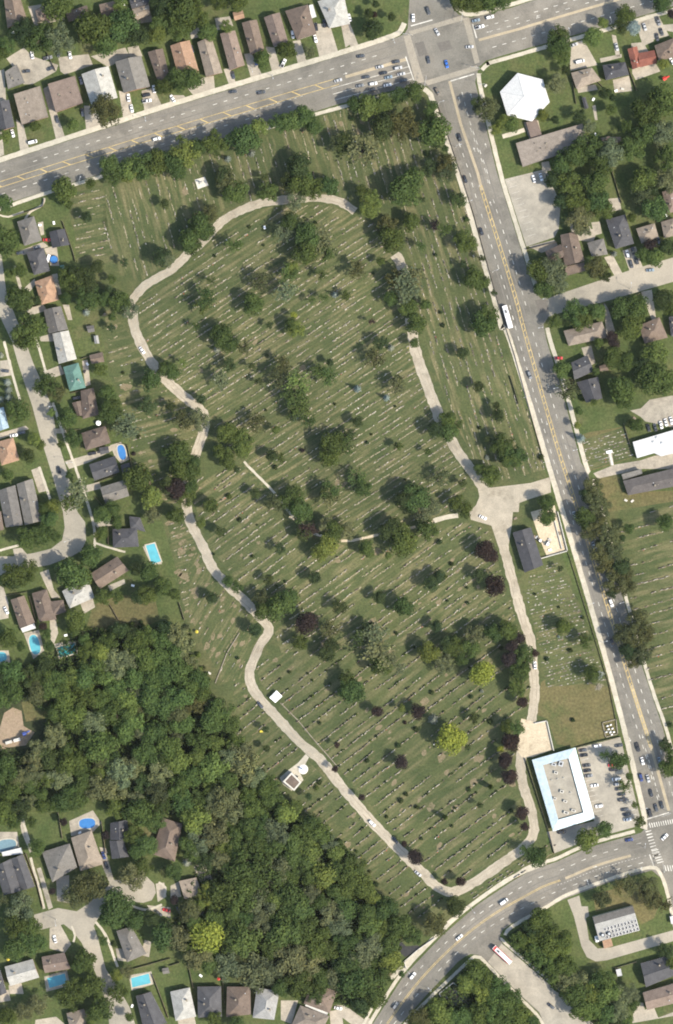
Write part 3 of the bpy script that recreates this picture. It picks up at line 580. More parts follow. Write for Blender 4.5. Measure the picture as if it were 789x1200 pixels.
def trunk_mesh(seed, limbs=6):
    rng = random.Random(seed); mb = MB(); p = Vector((0, 0, 0)); r = 0.075
    for i in range(4):
        q = p+Vector((rng.uniform(-.04, .04), rng.uniform(-.04, .04), 0.17)); mb.tube(p, q, r, r*0.8, 'bark', 8); p, r = q, r*0.8
    for i in range(limbs):
        a = i*2.4+rng.uniform(-.4, .4); z = rng.uniform(0.32, 0.62); rr = rng.uniform(0.4, 0.65)
        b = Vector((cos(a)*rr*0.5, sin(a)*rr*0.5, z+0.12)); mb.tube((0, 0, z-0.05), b, 0.032, 0.022, 'bark', 5)
        mb.tube(b, (cos(a)*rr, sin(a)*rr, z+0.2), 0.022, 0.008, 'bark', 5)
    return mb.mesh('trunk')
FULL = [crown_lobed(11+i, 12+i % 5, 2600, 0.068, interior=0.22) for i in range(6)]
FEATHER = [crown_lobed(51+i, 18, 2400, 0.053, spread=0.72, lob=(0.18, 0.32), interior=0.3) for i in range(4)]
BALL = [crown_lobed(71+i, 16, 2400, 0.064, spread=0.55, lob=(0.36, 0.46), interior=0.15) for i in range(3)]
SPARSE = [crown_sparse(91+i) for i in range(4)]
SPRUCE = [crown_spruce(111+i) for i in range(2)]
COLUMN = [crown_column(121)]
BUSH = [crown_lobed(131+i, 7, 380, 0.15, spread=0.5, lob=(0.4, 0.55), interior=0.1) for i in range(3)]
TRUNKS = [trunk_mesh(151+i) for i in range(4)]
TC = {'d': (0.033, 0.050, 0.019), 'm': (0.054, 0.080, 0.024), 'l': (0.094, 0.124, 0.034), 'g': (0.096, 0.110, 0.056), 'o': (0.062, 0.070, 0.030), 'y': (0.150, 0.185, 0.036), 'p': (0.030, 0.022, 0.021), 'b': (0.19, 0.225, 0.205), 'w': (0.24, 0.24, 0.215)}
TN = {'d': 'dark green', 'm': 'mid green', 'l': 'light green', 'g': 'grey-green', 'o': 'olive green', 'y': 'bright yellow-green', 'p': 'dark maroon', 'b': 'pale blue-green', 'w': 'pale grey'}
TREES = {
'A0': 'm265,40,65;d110,150,60;m190,180,70;g290,190,70;m440,130,85;m490,215,60;m565,120,75;d640,165,55;l725,165,45;m40,215,40;m10,250,35;d760,30,60;o490,520,72;m760,410,40;l25,640,32;m170,590,25;l340,580,28;m660,770,65;l590,785,50;m510,770,45;m735,760,60;l560,30,35;g395,190,35;m740,120,40',
'B0': 'm50,60,80;m120,70,70;m45,150,50;m170,150,45;m230,20,40;m310,15,45;l260,130,30;m40,380,55;m105,370,50;m430,280,42;m540,240,42;g640,250,30;l70,710,70;m20,760,60;m130,690,45;m215,665,60;m335,650,72;l410,600,45;b375,710,20;b265,735,18;m495,580,45;l560,570,50;m625,545,50;m660,590,40;o780,670,45;d600,775,60',
'C0': 'd160,25,18;d125,70,22;d230,85,20;d140,140,48;p155,70,14;m560,15,50;m620,20,40;m680,20,45;m740,10,45;l120,500,55;m60,490,35;m190,480,45;m270,450,40;o300,580,75;d200,590,65;m420,610,75;m340,430,45;m420,500,28;gs100,700,80;d10,670,50;o480,765,50;d370,765,40;d395,710,12;d50,550,12;o670,510,55;d630,490,35;l710,605,28;l750,570,33;m405,525,25;m470,650,16;m480,690,16',
'D0': 'm250,210,55;m270,260,45;m255,170,45;l410,180,45;l460,110,25;m560,80,45;b600,130,35;d545,125,42;m730,20,45;p775,70,22;g240,390,48;d290,330,25;l740,300,25;l185,540,28;l40,580,38;d350,540,33;d240,560,20;g395,590,32;d470,440,28;d505,455,18;m500,515,28;m740,480,72;m660,520,72;m650,620,55;g740,620,60;m600,690,60;g500,710,65;m390,690,65;m330,720,55;m270,760,50;m760,740,60;m455,760,50;m570,590,30',
'A1': 'l300,100,58;m320,160,22;m425,65,25;m520,30,50;l590,20,40;m660,15,40;d380,205,26;d745,148,24;m30,340,70;m20,160,45;m95,470,35;m45,480,22;m95,600,60;m140,740,80;d175,600,20;d385,510,70;m400,590,65;m330,500,60;m310,590,28;d420,430,32;d490,490,25;m520,505,22;d560,420,20;d490,550,22;m490,600,35;m560,610,50;g600,640,45;m520,680,20;b400,655,20;d710,380,45;g775,410,38;d500,720,20',
'B1': 'm35,10,40;d200,10,45;o265,55,55;m280,110,50;d420,25,18;m450,110,50;m310,100,50;o185,200,42;m145,255,60;m95,325,55;m100,350,45;m160,290,45;d560,60,50;m610,60,60;m670,90,50;m735,80,45;g580,150,45;m600,30,50;gs520,290,45;m550,240,42;ms300,350,42;gs710,320,62;m640,300,60;m620,380,60;ms720,385,45;l565,450,30;ms550,480,50;gs530,560,50;os420,520,50;m390,620,52;ms170,590,50;ms150,630,40;ms190,510,24;d445,710,18;y570,670,15;l580,740,40;m565,715,35;m240,760,55;ms655,605,20;b760,575,17;ms710,590,24;ms700,485,30;d430,345,7;d205,395,8;d365,260,9;d670,240,9;ms120,720,22',
'C1': 'm290,90,80;m330,30,45;m100,110,40;l150,140,45;l130,190,45;o215,260,50;m240,320,60;ms200,290,40;m320,240,42;d360,130,15;d500,120,36;ms545,150,35;ps430,258,28;ms480,275,35;m560,330,50;l590,340,40;ms370,350,25;d545,430,18;m610,500,50;m640,520,42;m670,680,55;m650,720,60;d620,700,45;gs310,540,72;gs330,500,58;o250,510,50;m230,590,35;m180,420,20;m390,625,26;m350,710,50;m310,640,45;d460,655,9;d470,715,11;os75,460,45;d50,440,25;ps140,700,18;d150,475,7;m20,580,24;d150,780,35;d435,390,9;d360,465,9;m580,225,14;d635,400,16;d690,560,16;o490,10,50',
'D1': 'm300,70,60;m350,150,60;m420,60,60;m440,150,55;m460,190,48;g350,230,62;d270,150,38;d230,50,38;g370,280,38;m650,50,60;o640,120,48;g750,50,60;m700,190,60;d690,100,28;m590,220,22;m165,470,58;g230,460,65;m190,540,48;g260,520,48;o430,450,52;d470,490,30;b515,385,17;p680,350,33;l700,400,48;m650,390,38;d760,360,42;m330,660,60;m360,690,50;m430,650,40;m240,700,32;m540,640,50;m620,630,55;m580,730,58;d740,590,48;m770,640,33;p500,770,28;m610,680,42',
'A2': 'm110,0,45;m220,210,58;o260,240,48;l240,330,20;m85,330,60;b35,190,20;b40,225,20;b40,258,20;b5,270,18;b5,65,14;l165,450,32;d140,530,35;m190,480,24;m320,360,48;m500,330,52;m500,240,38;m530,300,38;m470,130,33;m345,450,42;m285,480,18;m325,620,18;gs360,700,62;ms330,740,50;m700,180,48;d640,275,45;gs600,400,62;gs560,400,42;d770,290,25;m770,130,38;m640,640,66;l700,720,52;m660,620,38;d745,650,40;m780,520,32;m40,620,28;p620,520,10;d570,145,8;l250,760,33;m210,770,28;m520,770,38;d640,440,12',
'B2': 'm10,140,40;ls60,100,22;b215,40,17;m270,15,40;os340,30,40;d240,95,33;gs230,180,45;d180,170,40;d360,110,18;d390,180,18;d445,65,9;os520,110,45;os500,170,48;d480,100,35;ls590,190,55;ms580,250,58;ms600,310,48;d540,330,28;b575,350,18;ms640,370,35;ms690,140,38;ms730,160,45;d720,90,18;os400,380,50;d440,515,28;l490,410,19;d485,582,12;ms510,540,24;d230,400,45;m270,430,50;m330,460,55;l330,500,42;m240,520,45;m270,550,40;d290,585,16;g130,365,52;os60,370,50;m40,520,55;m50,590,50;m95,600,45;m112,555,34;m92,670,38;p30,680,50;m75,720,45;m190,760,35;m270,715,14;d370,690,26;m560,720,58;m590,760,50;o480,750,45;ms740,690,45;d690,690,40;gs740,730,45;m750,480,58;m740,540,50;d680,470,28;p610,505,11;d770,440,33;d120,260,24;d760,290,7;d440,318,7',
'C2': 'os160,80,50;bs230,30,18;d200,10,30;b75,220,20;b210,262,18;gs260,210,45;d230,170,28;d530,40,30;d610,200,26;d695,330,32;d700,290,17;d640,400,9;m490,370,42;m490,420,45;ms540,385,24;d400,390,40;ms270,490,19;d240,475,18;d120,468,9;m400,510,15;d50,360,26;d20,420,24;ms20,480,50;ms70,630,45;m100,680,42;m340,720,65;d300,720,58;g390,770,60;os460,630,45;d430,620,28;d540,645,20;d480,720,38;m530,740,38;m690,620,48;m640,590,28;m740,480,55;m780,540,45;d720,520,38;d660,450,17;b675,540,11;m570,770,33;d250,300,6;d295,640,7;d140,430,6;m335,8,24',
'D2': 'l265,130,42;os300,225,52;p310,190,17;m350,320,20;m370,265,14;l340,390,17;b360,450,25;m540,230,65;m560,270,45;l700,60,58;m690,170,75;m740,190,60;m500,80,48;m560,100,45;d640,120,48;p510,10,28;m440,10,24;m615,390,33;d580,380,18;m430,140,18;o410,680,50;o420,740,55;o455,780,50;d385,715,35;m200,750,40;m30,530,50;m70,530,45;d40,500,38;d165,530,14;m420,285,16',
'A3': 'm230,30,40;m140,110,60;m210,100,45;m260,110,28;m70,290,60;m130,270,55;d60,320,42;m340,280,75;l380,300,48;m430,200,50;m400,220,28;m480,90,28;m460,110,24;m545,40,33;m480,10,42;m690,270,45;d640,260,33;m760,340,45;m680,380,45;m540,390,33;m480,390,40;d640,390,33;p205,525,21;m350,500,50;m345,543,30;m220,560,24;m230,620,26;m395,588,28;m410,640,45;m500,600,50;l480,640,45;d560,540,42;m630,610,50;m680,580,55;d620,560,38;m740,590,55;d770,540,38;g550,700,60;g590,680,55;m680,680,60;m740,680,55;m450,720,55;m400,770,50;m275,778,40;m230,770,40;d160,760,48;m60,740,50;m40,580,45;m100,620,22;m620,770,50;m700,770,50;m770,740,50;l520,770,45;d790,10,28;g710,20,38',
'B3': 'm30,20,40;l140,50,24;d210,75,27;m270,320,27;m310,345,30;ds165,380,28;gs205,400,24;o420,400,42;m440,450,50;m510,440,65;m550,400,48;d430,300,24;d640,290,30;d480,155,27;d380,205,9;p630,510,55;m600,600,38;os740,540,45;d710,600,38;d690,640,38;d750,420,36;d360,530,33;l720,150,55;l690,190,40;m760,90,50;ps640,90,45;d580,80,38;g720,60,40;m20,380,28;g40,560,50;g60,620,55;m30,650,50;g80,690,48;m130,770,45;m40,730,55;d310,675,9;d530,320,7;d200,195,7;d320,35,11;d400,60,6;d490,340,6;d550,740,9;m610,0,48',
'C3': 'm280,135,70;d220,80,55;m120,165,40;d80,160,28;m400,80,50;d345,50,28;l215,200,17;g20,90,45;d455,138,13;p660,170,45;p690,200,38;d610,280,32;d380,310,38;d415,285,32;m480,300,11;d145,380,30;m290,430,48;d410,515,28;p710,340,52;d90,520,35;gs150,570,60;ms100,580,50;gs170,650,70;m180,700,50;gs220,680,45;l400,650,50;d340,620,45;d460,590,40;m520,620,48;d570,540,42;g620,570,50;m600,620,45;d660,550,40;m700,560,45;g480,700,50;d430,700,38;m550,680,33;y650,740,55;d740,630,11;m780,560,33;p775,680,40;gs270,720,28;m30,770,40;d490,410,7;d582,350,7;d585,420,9;d255,560,9;d510,240,11;d780,640,28;m570,10,24',
'D3': 'm200,30,40;d250,255,15;m380,30,50;o430,60,52;o395,95,40;o480,100,58;m450,140,22;o450,190,48;o510,180,50;o470,250,45;d540,250,45;o510,310,55;o560,330,52;d500,370,30;o575,270,35;m580,80,26;o620,505,58;o560,560,55;o610,600,58;o640,650,52;d580,630,45;o660,560,40;o600,690,34;m750,50,40;m280,530,38;d240,510,20;ms380,600,35;d350,570,24;m410,740,40;w440,750,22;m20,540,45;p75,580,28;p40,620,33;m95,660,50;m80,740,50;p145,650,22;d30,690,38;d150,380,7;d260,440,7;d370,488,9;d205,680,11;b260,577,7;d315,640,11;d550,120,16',
'A4': 'm60,30,50;m20,60,45;m300,80,55;m400,60,60;m330,150,60;g270,240,50;g200,300,55;g170,360,50;g160,420,45;g280,430,50;m340,370,60;m480,290,65;m420,280,50;g440,180,50;m540,130,55;l600,90,50;m700,60,60;m760,110,50;l640,190,45;m720,230,50;m590,210,50;g570,420,62;g460,480,60;g540,480,50;g620,380,50;m680,330,50;g740,420,50;o740,500,50;m650,600,60;m620,700,45;m680,740,50;m720,640,50;m300,540,50;m360,540,50;m30,400,55;g100,440,40;m60,500,45;m30,600,50;m200,560,38;g140,540,33;m250,560,33;m330,500,40;m180,760,40;m150,640,26;p300,640,20;p490,700,22;d230,350,48;d520,360,42;m780,300,50;m560,40,50;m480,60,50;m230,30,45;d660,460,38;m70,640,33;m640,770,40',
'B4': 'm40,60,55;o110,100,45;m80,30,45;m150,40,38;m220,140,62;m280,190,42;m190,170,50;m130,270,55;m60,190,45;l200,390,60;m300,280,42;g330,320,60;g350,390,65;g390,430,45;g280,340,45;l40,360,50;m40,480,50;m60,550,50;m100,430,50;g250,540,65;g290,590,60;g200,560,50;m360,520,40;m380,570,45;l110,620,60;g140,730,60;g200,690,60;m90,740,40;l250,740,40;m440,480,42;m470,460,38;l540,600,50;g500,680,60;m420,660,50;m360,650,45;m380,730,60;m480,760,50;l570,740,45;m650,640,42;m620,680,50;m690,700,48;m580,570,33;l640,760,50;g740,740,36;m310,700,35;d425,205,17;d430,295,17;p760,395,17;d690,460,13;m675,487,13;d625,515,17;d690,185,9;p770,285,15',
'C4': 'm60,40,55;m30,30,45;p165,130,28;l280,115,18;p355,130,38;b425,168,28;y505,255,68;d590,150,28;d265,290,13;p275,365,35;d120,360,13;p95,525,17;p295,185,9;c690,480,20;p775,265,35;m765,195,33;y735,305,16;p755,360,35;p770,430,35;d625,555,15;c480,620,16;d350,575,11;d275,545,13;d300,515,11;d570,290,16;d600,65,11;b650,40,9;d420,45,11;d690,180,13;p290,740,15;d525,578,7;d512,662,8;d785,590,11;d210,620,9;d340,785,15;d370,720,9;d560,380,7;d345,215,13;d590,495,11',
'D4': 'm70,20,45;p90,85,28;p40,270,45;m60,210,38;p10,350,35;p35,430,35;p85,595,35;p100,660,22;m530,350,45;ms470,330,24;ms560,470,35;l390,720,55;m470,670,38;m630,640,28;m580,430,18;m610,560,18;m770,390,50;m775,320,33;d750,280,32;w440,15,18;m180,780,28;ms110,770,33;d775,195,14;d325,172,11',
'A5': 'o420,150,78;o350,190,55;g620,100,62;m660,60,48;m540,230,75;m520,280,58;m620,300,48;m760,380,62;d700,290,38;g100,240,68;m90,330,60;m130,410,60;m70,430,55;m190,400,40;m150,330,50;m400,490,50;m370,510,38;m430,600,60;m330,650,65;m370,600,45;m470,700,60;l440,740,40;l540,560,28;g590,540,33;m550,630,50;g180,690,50;g120,720,45;m40,740,45;os20,210,30;o770,80,28;m485,400,22;d530,420,14;p245,170,17;m600,750,22;m420,780,24',
'B5': 'b75,40,24;m20,80,40;p20,210,22;g220,30,45;l180,180,45;y170,370,65;y180,420,40;g30,380,65;g130,470,55;m90,440,38;m330,60,75;m430,90,90;m250,170,68;m330,190,70;g420,220,60;g500,60,60;m360,290,42;l340,400,72;m270,400,50;g270,510,60;g390,540,75;g450,540,60;m560,200,68;m600,250,60;m540,360,75;m620,340,60;m680,400,68;g560,480,75;g640,500,65;m600,590,60;m720,440,48;g740,270,55;l700,90,60;m640,110,38;m630,30,45;m770,180,45;d780,500,38;d470,360,42;m510,610,38;m210,760,38;m310,780,38;m580,640,28;g780,340,48;m470,420,48',
'C5': 'm50,80,60;m90,150,50;m30,160,45;l140,200,33;m210,250,55;l130,330,50;m20,250,50;m280,330,55;m330,380,45;g140,420,55;m210,440,45;l230,490,45;g90,480,55;m60,580,70;m140,590,68;m160,650,45;m40,500,50;m20,400,50;d90,700,38;o430,320,58;d400,290,42;d520,240,48;p475,125,18;p550,125,24;p340,10,38;m280,550,16;o360,750,50;d330,770,33;m620,540,50;l580,590,40;m670,590,42;l650,640,50;m720,620,50;m700,700,60;m640,720,50;m770,690,50;l450,720,55;m560,760,45;l500,750,38;g770,770,33;m710,770,38',
'D5': 'm160,10,45;o455,200,45;os540,150,40;os590,140,45;o670,140,45;o690,210,45;os740,230,40;os650,180,38;m170,290,48;d130,340,42;m210,380,55;m130,400,45;m80,400,38;m160,460,50;l250,440,50;m220,490,45;m280,520,50;m240,550,45;g300,580,50;g340,590,48;m280,400,48;m340,640,55;l400,640,50;m430,580,38;m470,570,42;l490,640,50;g540,660,48;g590,640,42;l420,710,50;m480,730,45;m370,720,50;g530,720,45;m560,780,38;d750,440,38;m780,500,28;m50,660,38;m20,700,50;m70,750,50;m20,770,38;m140,770,28;m600,690,28'}
ALL = []
for t, s in TREES.items():
    t2 = t
    for e in s.split(';'):
        i = 0
        while e[i].isalpha(): i += 1
        x, y, r = map(float, e[i:].split(','))
        px, py = TP(T[t2], x, y); ALL.append([e[:i], px, py, r/K])
# small dark blots on the lawn are mostly shade: the sparse tree that casts it stands a little down-sun
big = [a for a in ALL if not (a[0][0] == 'd' and a[3] < 12)]
out = []
for a in ALL:
    c, x, y, r = a
    if c[0] == 'd' and 3.4 < r < 12 and inpoly((x, y), CEM):
        nx, ny, nr = x+0.95*r, y+0.44*r, r*1.0
        if any((b[1]-nx)**2+(b[2]-ny)**2 < (0.36*b[3]+0.1*nr)**2 for b in big): continue
        out.append(['h', nx, ny, nr])
    else: out.append(a)
ALL = out
TC['h'] = (0.041, 0.060, 0.024); TN['h'] = 'open-crowned green'
trng = random.Random(5)
def inwood(p): return inpoly(p, WOODS) or inpoly(p, WOOD2) or inpoly(p, WOOD3)
for c, px, py, r in ALL:
    R = r*S*1.04; k = c[0]; sparse = 's' in c[1:] or k in 'w'
    col = TC.get(k, TC['m']); v = trng.uniform(0.82, 1.2); h = trng.uniform(-0.12, 0.12)
    col = (min(1, col[0]*v*(1+h)), min(1, col[1]*v), min(1, col[2]*v*(1-h)), 1)
    p = W((px, py)); wood = inwood((px, py))
    if wood and (py < 960 or px > 480) and k in 'mlgd': col = (col[0]*1.12, col[1]*1.15, col[2]*1.1, 1)          # upper wood's sunlit look put into the leaf colour; paler scrub in the small woods
    if R < 1.9:                                             # a bush: one mesh
        o = link('shrub', trng.choice(BUSH), None, (p.x, p.y, R*0.55), trng.uniform(0, 6.28), (R, R, R*trng.uniform(0.75, 1.2))); o.color = col
        tag(o, f"{'tiny' if R < 1.2 else 'small'} {TN.get(k, TN['m'])} shrub", 'shrub', (px, py)); continue
    size = 'small' if R < 3.8 else 'medium-sized' if R < 5.8 else 'large' if R < 7.6 else 'very large'
    H = R*1.2+5.6 if not wood else R*1.15+6.0
    if wood: R *= 1.16 if py > 775 else 1.0
    if k == 'p': R *= 0.93
    if k == 'b' and R < 4.5: name, desc, me, H = 'blue_spruce', 'pale blue spruce', trng.choice(SPRUCE), R*2.9+1
    elif k == 'c': name, desc, me, H = 'columnar_tree', 'narrow upright tree', COLUMN[0], 9.5
    elif k == 'p': name, desc, me = 'purple_leaf_tree', ('thin-crowned brownish' if sparse else 'dark maroon')+' tree', trng.choice(SPARSE if sparse else BALL)
    elif k == 'y': name, desc, me = 'yellow_leaf_tree', 'bright yellow-green tree', trng.choice(BALL)
    elif sparse: name, desc, me = 'thin_crowned_tree', f"thin-crowned {TN.get(k)} tree", trng.choice(SPARSE)
    elif wood: name, desc, me = 'woodland_tree', f"{TN.get(k)} woodland tree", trng.choice(FEATHER if k in 'go' or trng.random() < 0.35 else FULL)
    else: name, desc, me = 'open_crowned_tree' if k == 'h' else 'broadleaf_tree' if inpoly((px, py), CEM) else 'garden_tree', f"{TN.get(k)} tree", trng.choice(FEATHER+FULL[:2] if k == 'h' else FEATHER if k in 'go' or trng.random() < 0.3 else FULL)
    root = empty(name, p, trng.uniform(0, 6.28)); tag(root, f"{size} {desc}", 'tree', (px, py), 'trees of the creek wood' if wood else None)
    hz = R*trng.uniform(0.78, 0.95)
    if name == 'blue_spruce': hz = (H-0.6)/2*0.98; zc = 0.6+hz
    elif name == 'columnar_tree': hz = 4.4; zc = 5.0; R = 1.7
    else: zc = H-hz*0.85
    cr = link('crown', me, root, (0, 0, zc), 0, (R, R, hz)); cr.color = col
    tk = link('trunk', trng.choice(TRUNKS), root, (0, 0, 0), trng.uniform(0, 6), (R, R, H*0.9))
# more crowns close the gaps of the wood
rng = random.Random(17); made = [(a[1], a[2], a[3]) for a in ALL]; extra = 0
for i in range(9000):
    poly = WOODS
    q = (rng.uniform(-10, 470), rng.uniform(735, 1180))
    if extra >= 85 or not inpoly(q, poly) or ((q[0]-25)**2+(q[1]-850)**2 < 42**2) or q[1] < 752 or (q[0]-77)**2+(q[1]-762)**2 < 26**2 or any(inpoly(q, d_) for d_ in DRIVES): continue
    r = rng.uniform(7.5, 13)
    if any((m_[0]-q[0])**2+(m_[1]-q[1])**2 < (0.62*m_[2]+0.5*r)**2 for m_ in made): continue
    made.append((*q, r)); extra += 1; R = r*S*1.1; k = rng.choice('mmmgldo'); c0 = TC[k]; v = rng.uniform(.85, 1.2); H = R*1.1+rng.uniform(3, 7)
    root = empty('woodland_tree', W(q), rng.uniform(0, 6)); tag(root, f"{'small' if R < 3.8 else 'medium-sized' if R < 5.8 else 'large'} {TN[k]} woodland tree", 'tree', q, 'trees of the creek wood')
    cr = link('crown', rng.choice(FEATHER+FULL), root, (0, 0, H-R*.7), 0, (R, R, R*.85)); cr.color = (c0[0]*v, c0[1]*v, c0[2]*v, 1); link('trunk', rng.choice(TRUNKS), root, (0, 0, 0), 0, (R, R, H*.9))
# brush along the ragged edge of the wood
for a, b in zip(WOODS[3:14], WOODS[4:15]):
    n_ = int(sqrt((a[0]-b[0])**2+(a[1]-b[1])**2)/5)
    for i in range(n_):
        t = rng.random(); q = (a[0]+(b[0]-a[0])*t+rng.uniform(-4, 7), a[1]+(b[1]-a[1])*t+rng.uniform(-6, 3)); R = rng.uniform(0.9, 1.9); k = rng.choice('mmldog'); p = W(q)
        o = link('shrub', rng.choice(BUSH), None, (p.x, p.y, R*.55), rng.uniform(0, 6), (R, R, R*rng.uniform(.7, 1.3))); o.color = (*TC[k], 1); tag(o, f"{'tiny' if R < 1.2 else 'small'} {TN[k]} wood-edge shrub", 'shrub', q)
# the growth under the wood's crowns
rng = random.Random(3); mb = MB()
for poly, st in ((WOODS, 4.2), (WOOD2, 4.2), (WOOD3, 4.2)):
    xs = [p[0] for p in poly]; ys = [p[1] for p in poly]; y = min(ys)
    while y < max(ys):
        x = min(xs)
        while x < max(xs):
            q = (x+rng.uniform(-2, 2), y+rng.uniform(-2, 2)); x += st
            if not inpoly(q, poly) or rng.random() < 0.15 or ((q[0]-22)**2+(q[1]-850)**2 < 32**2): continue
            w = W(q); hgt = rng.uniform(1.0, 8.5); t = rng.uniform(0.2, 0.95)
            for j in range(13):
                d = Vector((rng.gauss(0, 1.0), rng.gauss(0, 1.0), abs(rng.gauss(0, .5))*hgt/2+0.3)); leaf_quad(mb, Vector((w.x, w.y, hgt*0.4))+d, Vector((d.x, d.y, 1.2)), rng.uniform(0.35, 0.8), rng, min(1, max(0, t+rng.gauss(0, .15))))
        y += st
o = mb.obj('undergrowth', tone=True); o.color = (0.052, 0.078, 0.026, 1); struct(o, 'dense green undergrowth beneath the creek wood trees', 'stuff')
o['category'] = 'undergrowth'
# ================================================================== BUILDINGS
def shrink(q, d):
    """inset a convex quad (list of 2-vectors, counter-clockwise) by d metres"""
    n = len(q); out = []
    for i in range(n):
        p0, p1, p2 = q[i-1], q[i], q[(i+1) % n]
        e0 = (p1-p0).normalized(); e1 = (p2-p1).normalized()
        n0 = Vector((-e0.y, e0.x)); n1 = Vector((-e1.y, e1.x)); b = n0+n1
        out.append(p1+b*(d/max(0.3, b.dot(n0))))
    return out
def house_mass(root, q, kind, col, eave, wallmat, rng, pitch=0.24, detail=True, zoff=0.0):
    """q: four roof corners in metres. Adds wall, roof (> chimney, vent), windows and a door to root (positions relative to root)"""
    if sum(q[i].x*q[(i+1) % 4].y-q[(i+1) % 4].x*q[i].y for i in range(4)) < 0: q = q[::-1]
    if (q[1]-q[0]).length+(q[3]-q[2]).length < (q[2]-q[1]).length+(q[0]-q[3]).length: q = q[1:]+q[:1]   # long side first
    w = shrink(q, 0.42); short = ((q[2]-q[1]).length+(q[0]-q[3]).length)/2; long = ((q[1]-q[0]).length+(q[3]-q[2]).length)/2
    rise = short*pitch; rm = 'roof_'+col
    m1, m2 = (q[0]+q[3])/2, (q[1]+q[2])/2; ax = (m2-m1).normalized()
    wb = MB(); wb.prism([(p.x, p.y) for p in w], 0, eave-0.02, wallmat)
    rb = MB()
    def P(v, z): return (v.x, v.y, z)
    if kind == 'f':
        rb.prism([(p.x, p.y) for p in q], eave, eave+0.28, rm, bottom=True)
        i1 = shrink(q, 0.3); i2 = shrink(q, 0.5)
        for k in range(4):
            a, b, c, d = q[k], q[(k+1) % 4], i1[(k+1) % 4], i1[k]
            rb.face([P(a, eave+.45), P(b, eave+.45), P(c, eave+.45), P(d, eave+.45)], rm); rb.face([P(d, eave+.45), P(c, eave+.45), P(c, eave+.29), P(d, eave+.29)], rm); rb.face([P(b, eave+.45), P(a, eave+.45), P(a, eave+.2), P(b, eave+.2)], rm)
        top = eave+0.3
    else:
        ins = 0.0 if kind == 'g' else min(short/2, long/2-0.15)
        r1, r2 = m1+ax*ins, m2-ax*ins; zt = eave+rise; zb = eave-0.14
        if kind == 'g':
            g1, g2 = (w[0]+w[3])/2, (w[1]+w[2])/2; zz = eave+rise*0.9
            wb.face([P(w[3], eave-.02), P(w[0], eave-.02), P(g1, zz)], wallmat); wb.face([P(w[1], eave-.02), P(w[2], eave-.02), P(g2, zz)], wallmat)
        for a, b, c, d in ((q[0], q[1], r2, r1), (q[2], q[3], r1, r2)): rb.face([P(a, eave), P(b, eave), P(c, zt)], rm); rb.face([P(a, eave), P(c, zt), P(d, zt)], rm)
        if kind == 'h': rb.face([P(q[1], eave), P(q[2], eave), P(r2, zt)], rm); rb.face([P(q[3], eave), P(q[0], eave), P(r1, zt)], rm)
        for k in range(4):
            a, b = q[k], q[(k+1) % 4]
            if kind == 'h' or k in (0, 2): rb.face([P(a, zb), P(b, zb), P(b, eave), P(a, eave)], 'siding')
        if kind == 'g':
            for a, b, c, d in ((q[0], q[1], r2, r1), (q[2], q[3], r1, r2)): rb.face([P(a, zb), P(c, zt-.14), P(b, zb)], 'siding'); rb.face([P(a, zb), P(d, zt-.14), P(c, zt-.14)], 'siding')
            for (a, b, r) in ((q[3], q[0], r1), (q[1], q[2], r2)):
                rb.face([P(a, zb), P(a, eave), P(r, zt), P(r, zt-.14)], 'siding'); rb.face([P(b, zb), P(b, eave), P(r, zt), P(r, zt-.14)], 'siding')
        else: rb.face([P(p, zb) for p in q[::-1]], 'siding')
        # ridge cap
        rb.tube(P(r1, zt+0.01), P(r2, zt+0.01), 0.13, 0.13, rm, 5)
        top = zt
    wo = wb.obj('wall', root); ro = rb.obj('roof', root)
    wo.location.z = ro.location.z = zoff
    if detail:
        # chimney and vents
        cpos = m1+ax*long*rng.uniform(0.25, 0.75)+Vector((-ax.y, ax.x))*short*rng.choice((-.22, .22, .12))
        c = MB(); c.box((cpos.x, cpos.y), (0.75, 0.75, (rise if kind != 'f' else 0)+0.9), atan2(ax.y, ax.x), 'brick', z0=eave); c.box((cpos.x, cpos.y), (0.95, 0.95, 0.12), atan2(ax.y, ax.x), 'oldstone', z0=eave+(rise if kind != 'f' else 0)+0.9); c.obj('chimney', ro)
        for i in range(rng.randint(2, 4)):
            vp = m1+ax*long*rng.uniform(0.2, 0.8)+Vector((-ax.y, ax.x))*short*rng.uniform(-.3, .3)
            z = eave+rise*0.4 if kind != 'f' else eave+0.28
            v = MB(); v.box((vp.x, vp.y), (0.5, 0.5, 0.75 if kind != 'f' else 0.5), atan2(ax.y, ax.x), rng.choice(('dark', 'metal', 'oldstone')), z0=z); v.obj('roof_vent', ro)
        # windows and door on the two long walls
        for a, b in ((w[0], w[1]), (w[2], w[3])):
            d = (b-a).normalized(); nrm = Vector((d.y, -d.x)); L = (b-a).length; an = atan2(d.y, d.x)
            for t in (0.25, 0.72):
                p = a+d*L*t+nrm*0.03
                o = WIN.copy() if WIN.users_collection else WIN; COL.objects.link(o); o.parent = root; o.location = (p.x, p.y, 1.0+zoff); o.rotation_euler = (0, 0, an)
        d = (w[1]-w[0]).normalized(); p = w[0]+d*(w[1]-w[0]).length*0.48+Vector((d.y, -d.x))*0.03
        link('door', DOOR, root, (p.x, p.y, 0.05+zoff), atan2(d.y, d.x))
    return top
wm = MB(); wm.box((0, 0), (1.7, 0.1, 1.3), 0, 'glass'); wm.box((0, 0), (1.9, 0.16, 0.1), 0, 'white', z0=-0.1); wm.box((0, 0), (1.9, 0.16, 0.1), 0, 'white', z0=1.3)
WIN = bpy.data.objects.new('window', wm.mesh('window'))
